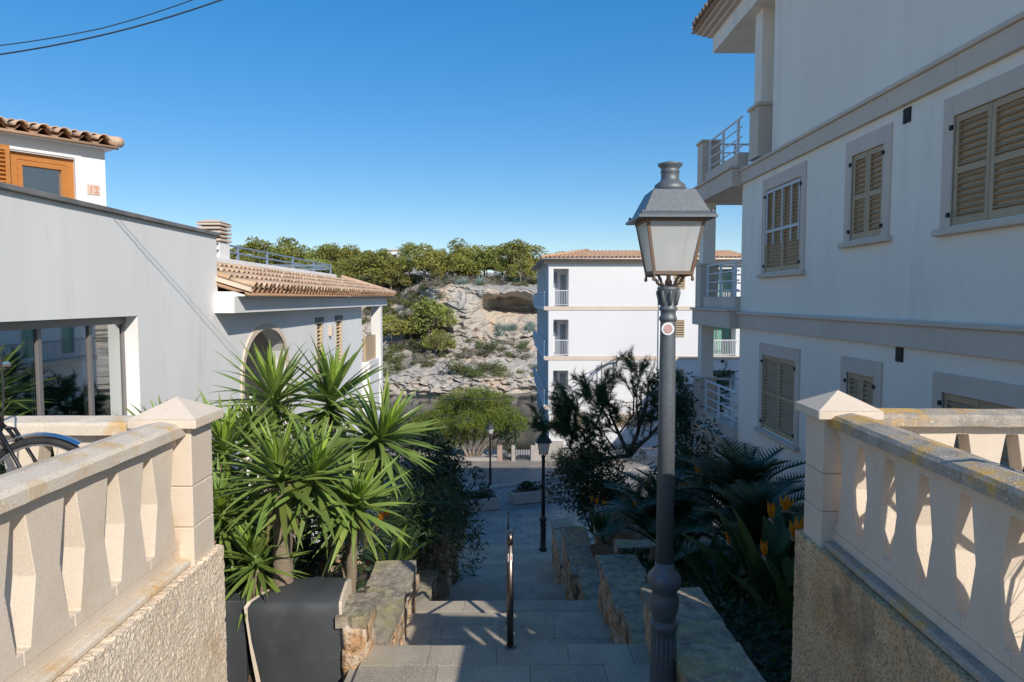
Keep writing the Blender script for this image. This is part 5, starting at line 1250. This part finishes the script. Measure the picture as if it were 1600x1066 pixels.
# far pines on the hill: six models, then copies
def far_pine(seed, umbrella):
    rs = np.random.default_rng(seed); H = 1.0; cs = []; rd = []
    for i in range(24):
        a = rs.uniform(0, 6.28); r = .44*rs.random()**.6; z = (.50+.40*rs.random()-.45*r) if umbrella else (.20+.7*rs.random()); r *= (1 if umbrella else (1.15-z)*1.25)
        cs.append((r*math.cos(a), r*math.sin(a), z)); q = rs.uniform(.13,.22); rd.append(np.array((q, q, q*.62)))
    p = lobes(cs, rd, 120, rs, .5); cr = leafquads(p, .028, .35, .9, rs).mesh('crown', M['needle_far'])
    tr = MB(); tr.tube([(0,0,-.06),(.02,.01,.3),(.0,.02,.62)], [.028,.020,.012], 6)
    for c in cs[:9]: tr.tube([(.01,.01,.36),(c[0]*.6,c[1]*.6,.52),c], [.012,.008,.004], 4)
    return cr, tr.mesh('trunk', M['trunk_pale'], True)
FP = [far_pine(20+i, i % 3 != 2) for i in range(7)]
def put_pine(X, Y, h, k, label, grp):
    z = top_z(X, Y) if Y > 98 else hill_z(X, Y); t = thing('pine_tree', label, 'pine tree', (X, Y, z-.15), grp)
    Mx = T(X, Y, z-.15) @ Matrix.Rotation(random.uniform(0, 6.28), 4, 'Z') @ Matrix.Diagonal((h*random.uniform(.85,1.25), h*random.uniform(.85,1.25), h, 1))
    inst('crown', FP[k][0], t, Mx); inst('trunk', FP[k][1], t, Mx)
def zone(px): return 'behind the blue roof railing' if px < 525 else 'left of the bare cliff face' if px < 690 else 'above the bare cliff face' if px < 835 else 'behind the far white block'
def X_of(px, Y): return ray(px, 468).x*Y
big = [(365,104,6.4),(400,108,7.2),(432,106,6.0),(455,110,7.4),(490,104,5.8),(515,108,6.2),(548,112,6.0),(578,106,7.6),(612,104,5.6),(640,110,5.8),(662,105,6.4),(690,108,5.6),(718,106,6.8),(735,110,7.0),(758,107,6.2),(785,111,6.0),(808,106,6.4),(830,110,6.0)]
ORD = 'first second third fourth fifth sixth seventh eighth ninth tenth eleventh twelfth thirteenth fourteenth fifteenth sixteenth seventeenth eighteenth'.split()
for i, (px, Y, h) in enumerate(big):
    put_pine(X_of(px, Y), Y, h, i % 7, 'tall skyline pine on the cliff top, %s from the left' % ORD[i], 'skyline pines on the cliff top')
for i in range(80):
    px = random.uniform(335, 880); Y = random.uniform(100.5, 124); put_pine(X_of(px, Y), Y, random.uniform(2.8, 5.6), random.randrange(7), 'smaller pine in the cliff top wood '+zone(px), 'smaller pines on the cliff top')
put_pine(X_of(672,93), 92.5, 7.4, 1, 'broad bright pine growing on the slope left of the cave', 'slope pines')
put_pine(X_of(640,92), 93.5, 5.2, 0, 'small pine left of the broad slope pine', 'slope pines')
put_pine(X_of(690,92), 90.0, 4.2, 3, 'low pine below the broad slope pine', 'slope pines')
put_pine(X_of(610,94), 94.0, 5.0, 4, 'pine half way up the left bank beyond the tiled eaves', 'slope pines')
# scrub on the bank: models, then copies
def scrub_mesh(seed, mat):
    rs = np.random.default_rng(seed); cs = [(rs.uniform(-.4,.4), rs.uniform(-.4,.4), rs.uniform(.1,.5)) for _ in range(9)]
    return leafquads(lobes(cs, [np.array((.26,.26,.2))]*9, 60, rs, .5), .05, .3, .9, rs).mesh('shrub', M[mat])
SB = [scrub_mesh(40+i, 'scrub') for i in range(4)]+[scrub_mesh(50, 'scrub_grey')]
def put_scrub(px, py, s_, k, label, grp, Y=None):
    # find the bank along the line of sight
    d = ray(px, py); best = None
    for i in range(200):
        Y_ = 83+i*.16; p = d*Y_
        if p.z <= hill_z(p.x, Y_): best = p; break
    if best is None: return
    o = bpy.data.objects.new('shrub', SB[k]); C.objects.link(o); o.location = best-Vector((0,0,.2)); o.scale = (s_*random.uniform(.9,1.4), s_, s_*random.uniform(.8,1.1)); o.rotation_euler.z = random.uniform(0,6.28)
    tag(o, label, 'shrub', grp)
for (px, py, s_, k, lab) in ((712,585,2.9,0,'large dark green bush on the lower rock slope'), (735,592,2.2,2,'bush touching the large dark bush on the rocks'), (772,580,2.6,1,'dark bush below the cave path'), (765,545,2.2,3,'round bush under the cave mouth'), (690,545,2.4,0,'dense bush under the slope pines'), (640,520,3.2,2,'big bush among the slope pines'), (652,548,2.6,1,'bush at the foot of the slope pines'), (628,560,1.6,3,'small bush above the shore on the left'), (598,580,1.5,0,'small bush by the white post'), (620,585,1.0,2,'tiny bush low on the pale rock')):
    put_scrub(px, py, s_, k, lab, None)
for i in range(230):
    px = random.uniform(585, 835); py = random.choice((random.uniform(465, 560), random.uniform(465, 560), random.uniform(540, 592)))
    if px > 705 and py < 530: continue
    if px > 720 and random.random() < .4: continue
    k5 = random.randrange(5)
    put_scrub(px, py, random.uniform(.7, 2.0), k5, ('dry grey shrub' if k5 == 4 else 'wild green shrub')+(' among the slope pines' if px < 700 and py < 560 else ' low on the pale rocks by the water' if py > 560 else ' below the cave on the rocky bank'), 'shrubs scattered on the rocky bank')
for i in range(120):
    px = random.uniform(520, 840); Y = random.uniform(99, 108); X = X_of(px, Y); o = bpy.data.objects.new('shrub', SB[random.randrange(5)]); C.objects.link(o)
    s_ = random.uniform(1.0, 2.4); o.location = (X, Y, top_z(X, Y)-.2); o.scale = (s_*1.3, s_, s_); o.rotation_euler.z = random.uniform(0, 6); tag(o, 'scrub bush along the cliff edge '+zone(px), 'shrub', 'scrub along the cliff edge')
def agave_mesh(seed):
    rs = np.random.default_rng(seed); m = MB()
    for i in range(26):
        az = i*2.4; el = R(80-70*(i/26)); d = Vector((math.cos(az)*math.cos(el), math.sin(az)*math.cos(el), math.sin(el))); x = d.cross(Vector((0,0,1))).normalized(); c = d*.5
        m.add([(0,0,0), tuple(c*.8+x*.06+Vector((0,0,.01))), tuple(d), tuple(c*.8-x*.06+Vector((0,0,.01))), tuple(c*.8-Vector((0,0,.04)))], [(0,4,1),(1,4,2),(2,4,3),(3,4,0)])
    return m.mesh('agave', M['agave'])
AG = agave_mesh(1)
for i in range(24):
    if i < 12: px, py = random.uniform(780, 832), random.uniform(510, 527); lab, grp = 'grey agave on the ledge under the cave', 'agaves under the cave'
    else: px, py = random.uniform(690, 830), random.uniform(437, 446); lab, grp = 'grey agave on the cliff edge', 'agaves on the cliff edge'
    d = ray(px, py); p = None
    for k in range(240):
        q = d*(84+k*.12)
        if q.z <= hill_z(q.x, q.y): p = q; break
    if p is None: Y = 99.5; X = X_of(px, Y); p = Vector((X, Y, top_z(X, Y)))
    o = bpy.data.objects.new('agave', AG); C.objects.link(o); o.location = p; s_ = random.uniform(.9, 1.5); o.scale = (s_,)*3; o.rotation_euler.z = random.uniform(0,6); tag(o, lab, 'agave', grp)
vh = thing('hilltop_house', 'small white house glimpsed between the skyline pines', 'house', (X_of(618,135), 135, 5)); X = X_of(618,135)
part('wall', MB().box(X-1.6, X+1.6, 135, 139, 3, 9.6), M['plaster_far'], vh); part('roof', MB().box(X-1.9, X+1.9, 134.7, 139.3, 9.6, 9.8), M['band'], vh)
part('window', MB().box(X-.5, X+.3, 134.95, 135, 7.6, 8.8), M['dark'], vh)
